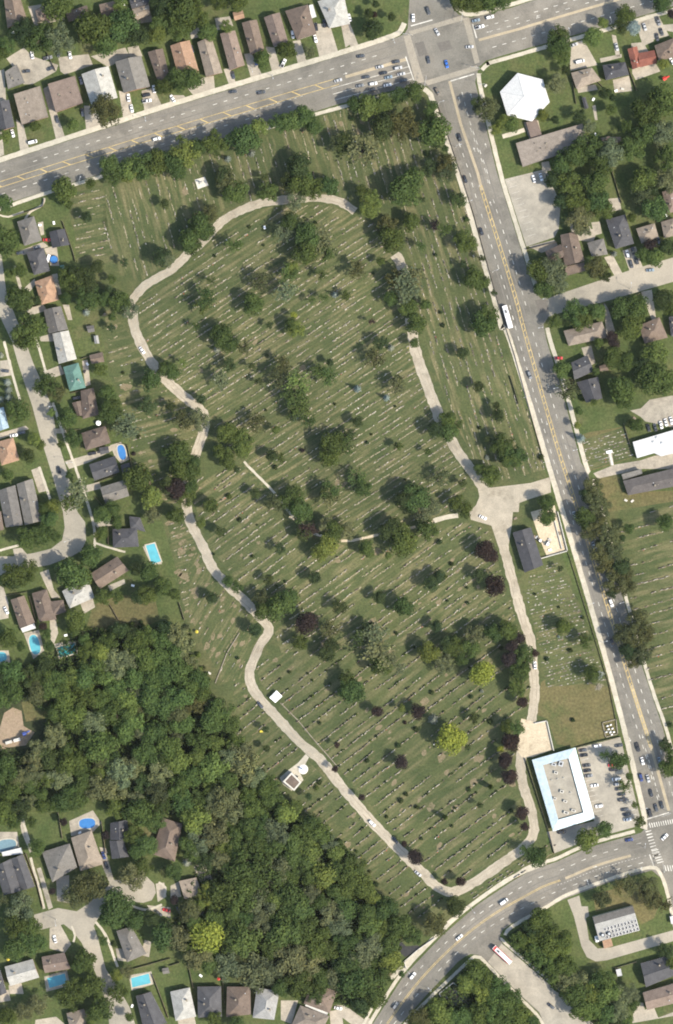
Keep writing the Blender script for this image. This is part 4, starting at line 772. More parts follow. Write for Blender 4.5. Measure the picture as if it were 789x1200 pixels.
dm = MB(); dm.box((0, 0), (1.0, 0.1, 2.05), 0, 'wood'); dm.box((0, 0), (1.2, 0.14, 0.1), 0, 'white', z0=2.05); dm.box((0.35, -0.08), (0.06, 0.08, 0.2), 0, 'metal', z0=0.95)
DOOR = dm.mesh('door')
RK = {'g': 'gabled', 'h': 'hipped', 'f': 'flat-roofed'}
hr = random.Random(21)
# tile: (roof kind, colour, eave, corners [, second mass ...])
H = {
'A0': [('g', 'brn', 4.4, (20, -15), (95, -12), (128, 92), (38, 135)), ('g', 'dgr', 4.6, (-35, 480), (45, 465), (72, 590), (-5, 615)), ('f', 'tan', 5.2, (68, 440), (190, 402), (228, 545), (105, 580)), ('f', 'pnk', 5.2, (225, 393), (350, 355), (387, 480), (262, 525)), ('g', 'lgr', 5.0, (380, 347), (505, 310), (547, 455), (425, 490)),
  ('g', 'gry', 5.0, (535, 290), (655, 262), (697, 405), (575, 435)), ('g', 'brn', 4.4, (685, 245), (755, 228), (789, 370), (735, 390)), ('g', 'brn', 4.0, (460, 25), (540, 5), (552, 65), (480, 100)), ('g', 'dgr', 4.2, (600, 5), (690, -12), (698, 20), (612, 45)), ('g', 'tan', 3.6, (612, 46), (690, 25), (698, 70), (628, 98)), ('g', 'brn', 4.0, (305, 60), (405, 28), (415, 72), (320, 105)), ('h', 'pnk', 3.2, (165, 50), (215, 22), (240, 82), (182, 108)), ('f', 'gry', 2.8, (25, 335), (80, 300), (118, 385), (40, 415))],
'B0': [('g', 'ora', 4.2, (0, 215), (90, 190), (135, 340), (35, 350)), ('g', 'tan', 4.4, (125, 200), (190, 175), (242, 340), (165, 360)), ('g', 'pnk', 4.4, (230, 160), (300, 145), (345, 305), (275, 330)), ('g', 'brn', 4.4, (330, 110), (400, 95), (435, 235), (370, 255)), ('g', 'pnk', 4.4, (432, 85), (505, 62), (545, 200), (478, 222)), ('h', 'brn', 4.4, (530, 55), (635, 25), (675, 160), (585, 190)), ('h', 'lgr', 4.2, (680, 10), (800, -25), (830, 115), (735, 135))],
'D0': [('h', 'tan', 3.8, (315, 340), (410, 315), (455, 375), (340, 415)), ('h', 'dgr', 4.2, (460, 305), (565, 290), (583, 350), (475, 375)), ('g', 'red', 3.8, (575, 230), (620, 218), (640, 310), (600, 325), 'g', (621, 250), (700, 235), (712, 295), (634, 315)), ('h', 'brn', 4.2, (700, 215), (800, 175), (805, 265), (720, 285))],
'A1': [('h', 'gry', 4.0, (82, 238), (160, 212), (197, 325), (115, 350)), ('g', 'dgr', 3.2, (230, 285), (300, 270), (325, 345), (245, 360)), ('h', 'dgr', 4.0, (125, 380), (205, 358), (235, 465), (160, 485)), ('h', 'ora', 4.0, (163, 515), (245, 485), (275, 600), (195, 622)), ('g', 'gry', 4.0, (205, 645), (285, 628), (318, 735), (228, 755)), ('g', 'lgr', 4.0, (245, 755), (320, 740), (358, 872), (275, 895))],
'A2': [('h', 'tea', 4.2, (295, 120), (365, 100), (400, 215), (325, 232)), ('h', 'brn', 4.0, (375, 230), (435, 215), (460, 340), (385, 360), 'g', (335, 285), (376, 275), (384, 345), (360, 345)), ('h', 'brn', 4.0, (378, 425), (490, 390), (515, 470), (400, 505)), ('g', 'dgr', 4.2, (415, 570), (535, 530), (555, 605), (440, 645)), ('g', 'gry', 4.2, (465, 675), (580, 640), (600, 715), (490, 750)), ('g', 'blu', 4.0, (-30, 315), (20, 305), (45, 400), (-10, 420)), ('h', 'ora', 4.0, (-15, 467), (65, 445), (93, 550), (10, 575)),
  ('g', 'gry', 4.4, (80, 660), (155, 635), (198, 830), (118, 850)), ('g', 'gry', 4.4, (-5, 690), (74, 665), (110, 850), (30, 860)), ('g', 'brn', 4.2, (-15, 790), (8, 785), (22, 870), (-10, 880))],
'A3': [('h', 'dgr', 4.2, (522, 78), (635, 75), (645, 160), (525, 165), 'h', (600, 20), (650, 25), (675, 92), (605, 74)), ('g', 'brn', 4.0, (420, 285), (545, 205), (598, 270), (465, 355)), ('h', 'lgr', 4.2, (290, 365), (405, 300), (440, 395), (325, 445)), ('h', 'brn', 4.2, (150, 375), (220, 355), (265, 495), (185, 508), 'h', (222, 415), (295, 405), (308, 460), (245, 482)), ('g', 'brn', 4.2, (52, 405), (115, 385), (165, 510), (95, 535))],
'A4': [('h', 'brn', 4.2, (755, 622), (845, 650), (810, 825), (702, 788)), ('h', 'gry', 4.2, (197, 780), (325, 740), (360, 850), (245, 920)), ('h', 'tan', 4.2, (331, 714), (426, 680), (480, 836), (375, 868)), ('g', 'dgr', 4.2, (512, 646), (592, 630), (598, 724), (512, 724), 'g', (508, 728), (574, 726), (598, 802), (520, 812))],
'A5': [('g', 'dgr', 4.4, (-20, 55), (54, 22), (99, 170), (20, 190)), ('g', 'dgr', 4.4, (55, 22), (110, 0), (165, 150), (100, 170)), ('h', 'gry', 4.2, (540, 355), (610, 335), (680, 460), (590, 500)), ('g', 'pnk', 4.0, (195, 475), (300, 455), (330, 530), (210, 550)), ('g', 'lgr', 4.0, (25, 520), (155, 485), (185, 570), (50, 610)), ('g', 'dgr', 4.0, (-25, 550), (5, 535), (35, 640), (-15, 660)), ('g', 'dgr', 4.2, (630, 655), (700, 635), (775, 780), (665, 805)), ('h', 'tan', 4.2, (310, 735), (390, 715), (430, 805), (330, 820))],
'B5': [('f', 'tan', 3.6, (40, 125), (120, 108), (150, 190), (65, 208)), ('g', 'dgr', 4.0, (25, 245), (140, 220), (155, 280), (60, 310)), ('h', 'lgr', 4.6, (0, 635), (90, 615), (120, 750), (25, 770)), ('h', 'dgr', 4.6, (125, 612), (235, 610), (238, 750), (128, 755)), ('h', 'brn', 4.6, (262, 612), (370, 612), (372, 740), (258, 752)), ('h', 'lgr', 4.6, (400, 618), (505, 630), (480, 765), (380, 755)), ('h', 'brn', 4.4, (655, 595), (770, 635), (735, 735), (615, 690)), ('h', 'tan', 4.4, (600, 698), (735, 748), (700, 815), (555, 800))],
'D5': [('g', 'dgr', 4.2, (635, 505), (765, 470), (795, 560), (660, 615)), ('g', 'pnk', 4.2, (645, 640), (815, 590), (830, 680), (665, 720))],
'D1': [('h', 'tan', 4.0, (280, 742), (458, 698), (485, 773), (304, 812)), ('h', 'brn', 4.0, (627, 718), (722, 678), (762, 773), (655, 801)), ('h', 'dgr', 4.2, (765, 678), (812, 663), (812, 757), (777, 769)), ('g', 'brn', 4.6, (265, 300), (340, 285), (378, 420), (285, 445), 'g', (195, 375), (268, 342), (284, 400), (215, 430), 'f', (288, 447), (375, 425), (380, 465), (290, 490)),
  ('h', 'gry', 4.0, (390, 335), (465, 315), (485, 390), (410, 400)), ('h', 'dgr', 5.2, (475, 230), (565, 205), (605, 340), (520, 365)), ('h', 'tan', 4.0, (615, 270), (700, 245), (720, 310), (640, 340)), ('h', 'pnk', 4.0, (735, 100), (800, 82), (805, 190), (760, 200)), ('h', 'tan', 4.0, (730, 240), (800, 218), (805, 300), (745, 315))],
'D2': [('g', 'dgr', 4.4, (315, 100), (390, 65), (420, 140), (330, 180)), ('g', 'dgr', 4.4, (340, 190), (440, 165), (460, 265), (385, 285))]}
for t, L in H.items():
    for h in L:
        kind, col, eave = h[:3]; rest = h[3:]; masses = [(kind, rest[:4])]; k = 4
        while k < len(rest): masses.append((rest[k], rest[k+1:k+5])); k += 5
        cs = [TP(T[t], *a) for a in rest[:4]]; cp = (sum(c[0] for c in cs)/4, sum(c[1] for c in cs)/4)
        base = W(cp); root = empty('house', base)
        q0 = [W(c) for c in cs]; area = abs((q0[2]-q0[0]).cross(q0[3]-q0[1]).z)/2
        wallm = hr.choice(('brick', 'brick', 'siding'))
        for i, (kd, pts) in enumerate(masses):
            q = [(W(TP(T[t], *a))-base).to_2d() for a in pts]
            house_mass(root, q, kd, col, eave-0.25*i, wallm, hr, detail=(i == 0))
        sz = 'small' if area < 95 else 'large' if area > 190 else 'mid-sized'
        tag(root, f"{sz} {RN[col]} {RK[kind]}{' L-shaped' if len(masses) > 1 else ''} house", 'house', cp)
# ---- sheds and awnings
SHEDS = {'B0': [('ora', (288, 60), (335, 50), (343, 85), (297, 98)), ('wht', (640, 28), (658, 23), (675, 80), (652, 88))], 'A2': [('dgr', (560, 572), (600, 560), (608, 600), (567, 612)), ('dgr', (460, 492), (502, 485), (508, 515), (467, 525)), ('brn', (415, 65), (475, 50), (485, 95), (425, 105))], 'A3': [('wht', (98, 537), (160, 514), (168, 537), (108, 557))],
 'D0': [('dgr', (365, 455), (382, 450), (398, 500), (380, 508)), ('pnk', (505, 635), (545, 635), (547, 660), (510, 662)), ('pnk', (455, 640), (498, 630), (500, 655), (460, 662))], 'D5': [('wht', (522, 535), (545, 530), (552, 562), (530, 567)), ('wht', (772, 290), (795, 285), (800, 320), (778, 325))], 'D2': [('brn', (445, 115), (480, 105), (490, 135), (450, 140))],
 'A4': [('wht', (10, 782), (100, 760), (108, 788), (15, 800))], 'A1': [('gry', (400, 720), (435, 715), (440, 745), (410, 750)), ('lgr', (435, 765), (455, 762), (462, 800), (440, 800)), ('tea', (278, 440), (298, 436), (300, 452), (282, 456))], 'B5': [('wht', (22, 740), (48, 740), (50, 762), (25, 765)), ('wht', (628, 690), (728, 734), (724, 745), (622, 702))], 'A5': [('gry', (750, 530), (780, 525), (786, 552), (755, 556))], 'D1': [('gry', (340, 650), (342, 650), (345, 655), (341, 655))]}
SHEDS.pop('D1')
for t, L in SHEDS.items():
    for col, *pts in L:
        cs = [TP(T[t], *a) for a in pts]; cp = (sum(c[0] for c in cs)/4, sum(c[1] for c in cs)/4); base = W(cp)
        root = empty('garden_shed', base); house_mass(root, [(W(c)-base).to_2d() for c in cs], 'f' if col == 'wht' else 'g', col, 2.4, 'wood', hr, detail=False)
        tag(root, f"small {RN[col]} roofed {'flat canopy' if col == 'wht' else 'garden shed'}", 'shed', cp)
# ---- special buildings
def part_prism(name, root, pts, base, z0, z1, mat, top=None):
    mb = MB(); mb.prism([((W(p)-base).x, (W(p)-base).y) for p in pts], z0, z1, mat, top, bottom=True); return mb.obj(name, root)
def poly_wall(name, root, outer, base, z0, z1, thick, mat):
    q = [(W(p)-base).to_2d() for p in outer]
    if sum(q[i].x*q[(i+1) % len(q)].y-q[(i+1) % len(q)].x*q[i].y for i in range(len(q))) < 0: q = q[::-1]
    i2 = shrink(q, thick); mb = MB(); n = len(q)
    for k in range(n):
        a, b, c, d = q[k], q[(k+1) % n], i2[(k+1) % n], i2[k]
        mb.face([(a.x, a.y, z0), (b.x, b.y, z0), (b.x, b.y, z1), (a.x, a.y, z1)], mat); mb.face([(a.x, a.y, z1), (b.x, b.y, z1), (c.x, c.y, z1), (d.x, d.y, z1)], mat); mb.face([(c.x, c.y, z0), (d.x, d.y, z0), (d.x, d.y, z1), (c.x, c.y, z1)][::1], mat)
    return mb.obj(name, root)
# six-sided white church
hexp = [(585.5, 109), (606, 87), (635.5, 94.5), (643.5, 121), (623, 143.5), (594, 136.5)]
base = W((613, 115)); root = empty('church', base); tag(root, 'white six-sided church with a shallow folded roof on a lawn beside the crossing', 'church', (613, 115), fixed=True)
q = [(W(p)-base).to_2d() for p in hexp][::-1]
if sum(q[i].x*q[(i+1) % 6].y-q[(i+1) % 6].x*q[i].y for i in range(6)) < 0: q = q[::-1]
wi = shrink(q, 0.8); mb = MB(); mb.prism([(p.x, p.y) for p in wi], 0, 6.0, 'stone'); mb.obj('wall', root)
rb = MB(); hz = [6.6, 6.3, 6.6, 6.3, 6.6, 6.3]
for k in range(6):
    a, b = q[k], q[(k+1) % 6]; rb.face([(a.x, a.y, hz[k]), (b.x, b.y, hz[(k+1) % 6]), (0, 0, 9.8)], 'roof_wht'); rb.face([(a.x, a.y, 6.0), (b.x, b.y, 6.0), (b.x, b.y, hz[(k+1) % 6]), (a.x, a.y, hz[k])], 'white')
rb.face([(p.x, p.y, 6.0) for p in q[::-1]], 'white')
ro = rb.obj('roof', root)
seam = MB()
for k in range(6):
    a = q[k]; seam.tube((a.x*0.98, a.y*0.98, hz[k]+0.05), (0, 0, 9.84), 0.12, 0.12, 'metal', 4)
seam.obj('roof_seam', ro)
for k in range(6):
    a, b = wi[k], wi[(k+1) % 6]; d = (b-a).normalized(); p = (a+b)/2+Vector((d.y, -d.x))*0.05
    m_ = MB(); m_.box((p.x, p.y), (5, 0.15, 3.2), atan2(d.y, d.x), 'glass', z0=1.4); m_.obj('window', root)
part_prism('link_roof', root, [TP(T['D0'], *a) for a in ((108, 568), (155, 552), (182, 628), (130, 640))], base, 0, 3.0, 'brick', 'roof_pnk')
base = W((648, 172)); root = empty('parish_hall', base); tag(root, 'long low hall with a flat brown roof beside the white six-sided church', 'hall', (645, 172), fixed=True)
cs = [TP(T['D0'], *a) for a in ((60, 665), (368, 574), (395, 672), (92, 775))]
house_mass(root, [(W(c)-base).to_2d() for c in cs], 'f', 'hal', 3.8, 'brick', hr)
# plaza with a blue-edged roof
base = W((660, 925)); root = empty('shop_building', base); tag(root, 'square shop block with a pale blue sloped metal rim round a tan flat roof', 'shop building', (660, 925), fixed=True)
O = [TP(T['D4'], *a) for a in ((135, 355), (335, 298), (425, 625), (232, 685))]; I = [TP(T['D4'], *a) for a in ((185, 378), (303, 346), (372, 597), (256, 630))]
qo = [(W(p)-base).to_2d() for p in O]; qi = [(W(p)-base).to_2d() for p in I]
if sum(qo[i].x*qo[(i+1) % 4].y-qo[(i+1) % 4].x*qo[i].y for i in range(4)) < 0: qo, qi = qo[::-1], qi[::-1]
w_ = shrink(qo, 0.9); mb = MB(); mb.prism([(p.x, p.y) for p in w_], 0, 3.6, 'brick'); wall_o = mb.obj('wall', root)
M['bluemetal'] = plain('pale_blue_metal', (0.46, 0.54, 0.56), 0.55, 0.3, 0.16, 0.5)
mb = MB()
for k in range(4):
    a, b, c, d = qo[k], qo[(k+1) % 4], qi[(k+1) % 4], qi[k]
    mb.face([(a.x, a.y, 3.7), (b.x, b.y, 3.7), (c.x, c.y, 5.6), (d.x, d.y, 5.6)], 'bluemetal'); mb.face([(d.x, d.y, 5.6), (c.x, c.y, 5.6), (c.x, c.y, 4.4), (d.x, d.y, 4.4)], 'siding'); mb.face([(a.x, a.y, 3.4), (b.x, b.y, 3.4), (b.x, b.y, 3.7), (a.x, a.y, 3.7)], 'white')
    n_ = int((b-a).length/1.3)
    for j in range(1, n_):
        u, v = a.lerp(b, j/n_), d.lerp(c, j/n_); mb.tube((u.x, u.y, 3.74), (v.x, v.y, 5.64), 0.05, 0.05, 'bluemetal', 3)
mb.face([(p.x, p.y, 3.4) for p in qo[::-1]], 'white'); mb.obj('metal_rim_roof', root)
mb = MB(); mb.face([(p.x, p.y, 4.5) for p in qi], 'lot'); fr = mb.obj('flat_roof', root)
for (x, y, a, b) in [(235, 375, 2.6, 1.6), (268, 372, 2.6, 3), (245, 413, 2.2, 1.6), (272, 500, 2.2, 1.8), (240, 533, 1.6, 1.6), (288, 545, 2.2, 1.4), (292, 598, 3, 1.6), (326, 588, 2.6, 1.4), (312, 505, 1, 1), (225, 447, .8, .8), (252, 442, .8, .8), (280, 437, .8, .8)]:
    p = (W(TP(T['D4'], x, y))-base); m_ = MB(); m_.box((p.x, p.y), (a, b, 1.3 if a > 1 else 0.6), -0.27, 'concrete' if y > 380 else 'metal', z0=4.5); m_.box((p.x, p.y), (a*0.5, b*0.5, 0.1), -0.27, 'dark', z0=5.8 if a > 1 else 5.1); m_.obj('rooftop_unit', fr)
for k in range(4):
    a, b = w_[k], w_[(k+1) % 4]; d = (b-a).normalized(); n_ = 4
    for j in range(n_):
        p = a.lerp(b, (j+0.5)/n_)+Vector((d.y, -d.x))*0.05; m_ = MB(); m_.box((p.x, p.y), (3.2, 0.12, 2.3), atan2(d.y, d.x), 'glass', z0=0.5); m_.obj('shop_window', root)
# white flat-roofed block and dark block to the east
base = W((768, 519)); root = empty('office_block', base); tag(root, 'low office block with a bright white flat roof beside parked cars', 'office', (768, 519), fixed=True)
pts = [TP(T['D2'], *a) for a in ((600, 466), (850, 392), (870, 505), (780, 520), (730, 532), (700, 517), (620, 540))]
part_prism('wall', root, pts, base, 0, 3.8, 'siding'); r_ = part_prism('roof', root, pts, base, 3.8, 4.1, 'roof_wht'); poly_wall('parapet', root, [pts[0], pts[1], pts[2], pts[6]], base, 4.1, 4.3, 0.3, 'white') if False else None
for x, y in ((710, 445), (695, 465), (735, 470)):
    p = W(TP(T['D2'], x, y))-base; m_ = MB(); m_.box((p.x, p.y), (1.2, 0.9, 0.7), 0.2, 'metal', z0=4.1); m_.obj('roof_vent', r_)
base = W((760, 566)); root = empty('office_block', base); tag(root, 'dark grey low office with a paler roof over one corner', 'office', (760, 566), fixed=True)
house_mass(root, [(W(TP(T['D2'], *a))-base).to_2d() for a in ((555, 645), (820, 580), (850, 660), (578, 712))], 'h', 'tau', 4.0, 'brick', hr, pitch=0.14)
house_mass(root, [(W(TP(T['D2'], *a))-base).to_2d() for a in ((548, 615), (640, 590), (645, 612), (556, 640))], 'f', 'gry', 3.4, 'brick', hr, detail=False)
# cemetery office
base = W((617, 643)); root = empty('cemetery_office', base); tag(root, 'grey gabled cemetery office beside the gravel yard and the lane', 'office', (617, 643), fixed=True)
house_mass(root, [(W(TP(T['D3'], *a))-base).to_2d() for a in ((45, 95), (130, 70), (187, 245), (100, 280))], 'g', 'dgr', 4.2, 'siding', hr, pitch=0.2)
# pump house
base = W((722, 1083)); root = empty('pump_house', base); tag(root, 'pale utility building with rows of dark skylights on its lower roof', 'utility building', (722, 1083), fixed=True)
cs = [TP(T['D5'], *a) for a in ((415, 292), (600, 240), (632, 352), (445, 402))]
q = [(W(p)-base).to_2d() for p in cs]; mb = MB(); mb.prism([(p.x, p.y) for p in q], 0, 5.0, 'stone'); mb.obj('wall', root)
mp = [q[0].lerp(q[3], 0.5), q[1].lerp(q[2], 0.5)]; md = [q[0].lerp(q[3], 0.27), q[1].lerp(q[2], 0.27)]
mb = MB()
def quad3(a, b, c, d, za, zb, mat): mb.face([(d.x, d.y, zb), (c.x, c.y, zb), (b.x, b.y, za), (a.x, a.y, za)], mat)
quad3(q[0], q[1], md[1], md[0], 5.02, 6.6, 'roof_gry'); quad3(md[0], md[1], mp[1], mp[0], 6.6, 5.9, 'roof_lgr'); quad3(mp[0], mp[1], q[2], q[3], 5.9, 5.03, 'roof_lgr'); ro = mb.obj('roof', root)
for j in range(12):
    for i in range(3):
        if j < 2 and i < 3: continue
        a = mp[0].lerp(mp[1], (j+0.5)/12); b = q[3].lerp(q[2], (j+0.5)/12); p = a.lerp(b, (i+0.5)/3); ang = atan2((mp[1]-mp[0]).y, (mp[1]-mp[0]).x)
        m_ = MB(); m_.box((p.x, p.y), (1.2, 1.75, 0.25), ang, 'white', z0=5.75-0.27*i); m_.box((p.x, p.y), (1.0, 1.6, 0.03), ang, 'roof_dgr', z0=6.005-0.27*i); m_.obj('skylight', ro)
an = [TP(T['D5'], *a) for a in ((460, 402), (500, 390), (510, 425), (468, 438))]; part_prism('annex', root, an, base, 0, 3.4, 'stone', 'roof_ora')
for x, y in ((460, 372), (490, 366)):
    p = W(TP(T['D5'], x, y))-base; m_ = MB(); m_.disc((p.x, p.y), 1.2, 4.9, 6.8, 'dark', 14); m_.disc((p.x, p.y), 0.8, 6.8, 6.85, 'metal', 14); m_.obj('cooling_fan', root)
p = W(TP(T['D5'], 435, 395))-base; m_ = MB(); m_.box((p.x, p.y), (1.8, 3.4, 2.0), 0.27, 'white'); m_.box((p.x, p.y), (1.0, 2.4, 0.15), 0.27, 'metal', z0=2.0); m_.obj('equipment_box', root)
# mausoleum
base = W((343, 914)); root = empty('mausoleum', base); tag(root, 'small square mausoleum with a brown roof inside a pale stone rim', 'mausoleum', (343, 914), fixed=True)
pts = [TP(T['B4'], *a) for a in ((560, 412), (606, 458), (572, 498), (520, 455))]
part_prism('wall', root, pts, base, 0, 4.2, 'stone'); poly_wall('stone_rim', root, pts, base, 4.2, 4.7, 0.9, 'stone')
q = shrink([(W(p)-base).to_2d() for p in pts][::-1], 0.9); house = MB()
house.face([(p.x, p.y, 4.45) for p in q], 'roof_brn'); c_ = sum(q, Vector((0, 0)))/4
for k in range(4): house.face([(q[k].x, q[k].y, 4.46), (q[(k+1) % 4].x, q[(k+1) % 4].y, 4.46), (c_.x, c_.y, 4.9)], 'roof_brn')
house.obj('roof', root)
d_ = W(TP(T['B4'], 586, 436))-base; m_ = MB(); m_.box((d_.x, d_.y), (0.2, 1.6, 2.4), -0.79, 'dark'); m_.obj('door', root)
# round stepped monument
base = W(TP(T['B4'], 613, 400)); root = empty('monument', base); tag(root, 'round stepped white monument on the terrace beside the mausoleum', 'monument', (355, 901), fixed=True)
for i, (r, z0, z1, m_) in enumerate(((3.0, 0.05, 0.3, 'stone'), (2.3, 0.3, 0.6, 'white'), (1.5, 0.6, 1.0, 'white'))):
    b_ = MB(); b_.disc((0, 0), r, z0, z1, m_, 24); b_.obj('step', root)
b_ = MB(); b_.box((0, 0), (0.7, 0.7, 2.6), 0.4, 'white', z0=1.0); b_.disc((0, 0), 0.5, 3.6, 4.3, 'white', 4, 0.05); b_.obj('obelisk', root)
# white slab monument in the north lawn
base = W(TP(T['B1'], 143, 56)); root = empty('monument', base); tag(root, 'grey cross monument on a square pale slab in the northern lawn', 'monument', (236, 214), fixed=True)
b_ = MB(); b_.prism([((W(TP(T['B1'], *a))-base).x, (W(TP(T['B1'], *a))-base).y) for a in ((112, 42), (158, 28), (176, 68), (126, 86))], 0, 0.25, 'stone'); b_.obj('slab', root)
b_ = MB(); b_.box((0, 0), (2.2, 1.2, 0.8), 0.2, 'concrete', z0=0.25); b_.box((0, 0), (0.5, 0.5, 3.0), 0.2, 'concrete', z0=1.05); b_.box((0, 0), (1.7, 0.45, 0.45), 0.2, 'concrete', z0=3.0); b_.obj('cross', root)
# gazebo
base = W((323.5, 816)); root = empty('gazebo', base); tag(root, 'white square-roofed gazebo standing beside the lower lane', 'gazebo', (323, 816), fixed=True)
pts = [TP(T['B4'], *a) for a in ((490, 35), (517, 62), (485, 92), (457, 68))]; q = [(W(p)-base).to_2d() for p in pts][::-1]
mb = MB()
for k in range(4): mb.face([(q[k].x, q[k].y, 2.6), (q[(k+1) % 4].x, q[(k+1) % 4].y, 2.6), (0, 0, 3.5)], 'white'); mb.face([(q[k].x, q[k].y, 2.3), (q[(k+1) % 4].x, q[(k+1) % 4].y, 2.3), (q[(k+1) % 4].x, q[(k+1) % 4].y, 2.6), (q[k].x, q[k].y, 2.6)], 'white')
mb.obj('canopy', root)
for p in shrink(q, 0.3):
    m_ = MB(); m_.box((p.x, p.y), (0.14, 0.14, 2.4), 0, 'white'); m_.obj('post', root)
# ---- swimming pools
def pool(desc, t, pts, water, oval=False):
    ps = [TP(T[t], *a) for a in pts]; cp = (sum(p[0] for p in ps)/len(ps), sum(p[1] for p in ps)/len(ps)); base = W(cp)
    root = empty('swimming_pool', base); tag(root, desc, 'swimming pool', cp, fixed=True)
    q = [(W(p)-base).to_2d() for p in ps]
    if sum(q[i].x*q[(i+1) % len(q)].y-q[(i+1) % len(q)].x*q[i].y for i in range(len(q))) < 0: q = q[::-1]
    if oval:
        c = []
        for i in range(28):
            a = 2*pi*i/28; ca, sa = cos(a), sin(a); f = 1/((abs(ca)**2.6+abs(sa)**2.6)**(1/2.6))
            u, v = ca*f, sa*f; c.append(q[0]*(1-u)*(1-v)/4+q[1]*(1+u)*(1-v)/4+q[2]*(1+u)*(1+v)/4+q[3]*(1-u)*(1+v)/4)
        q = c
    o = shrink(q, -0.7); mb = MB(); n = len(q)
    for k in range(n):
        a, b, c, d = o[k], o[(k+1) % n], q[(k+1) % n], q[k]
        mb.face([(a.x, a.y, .2), (b.x, b.y, .2), (c.x, c.y, .2), (d.x, d.y, .2)], 'walk'); mb.face([(a.x, a.y, 0), (b.x, b.y, 0), (b.x, b.y, .2), (a.x, a.y, .2)], 'walk'); mb.face([(c.x, c.y, .2), (c.x, c.y, .05), (d.x, d.y, .05), (d.x, d.y, .2)], 'walk')
    mb.obj('coping', root); mb = MB(); mb.face([(p.x, p.y, .1) for p in q], water); mb.obj('water', root)
pool('bright blue kidney-shaped pool behind the charcoal-roofed house', 'A2', ((538, 482), (574, 476), (588, 545), (555, 550)), 'pool_blue', True)
pool('tilted rectangular cyan pool beside the charcoal L-shaped house', 'A3', ((675, 155), (715, 145), (745, 228), (702, 240)), 'pool_cyan')
pool('long oval cyan pool behind the white awning', 'A3', ((128, 575), (172, 563), (195, 650), (150, 665)), 'pool_cyan', True)
pool('dark teal rectangular pool at the edge of the wood', 'A3', ((265, 628), (345, 605), (355, 650), (277, 672)), 'pool_teal')
pool('small cyan pool cut off by the western picture edge', 'A3', ((-22, 650), (28, 645), (35, 688), (-20, 695)), 'pool_cyan', True)
pool('oval blue pool on a tan patio south of the wood', 'A4', ((365, 630), (440, 625), (442, 672), (368, 676)), 'pool_blue', True)
pool('covered grey-blue pool beside a white canopy', 'A4', ((-15, 730), (70, 720), (80, 762), (-5, 790)), 'pool_grey', True)
pool('turquoise rectangular pool behind the reddish brown roof', 'A5', ((218, 577), (300, 555), (310, 600), (230, 622)), 'pool_cyan')
pool('pale cyan rectangular pool with a wide white border', 'A5', ((607, 577), (688, 556), (697, 600), (612, 620)), 'pool_cyan')
base = W(TP(T['A1'], 250, 411)); root = empty('swimming_pool', base); tag(root, 'round dark blue above-ground pool against a white deck', 'swimming pool', (63, 304), fixed=True)
m_ = MB(); m_.disc((0, 0), 2.5, 0, 1.1, 'dark', 24); m_.obj('pool_wall', root); m_ = MB(); m_.disc((0, 0), 2.2, 1.1, 1.13, 'pool_blue', 24); m_.obj('water', root); m_ = MB(); m_.box((-3.3, 0.6), (1.6, 4.5, 1.0), -0.28, 'white'); m_.obj('deck', root)
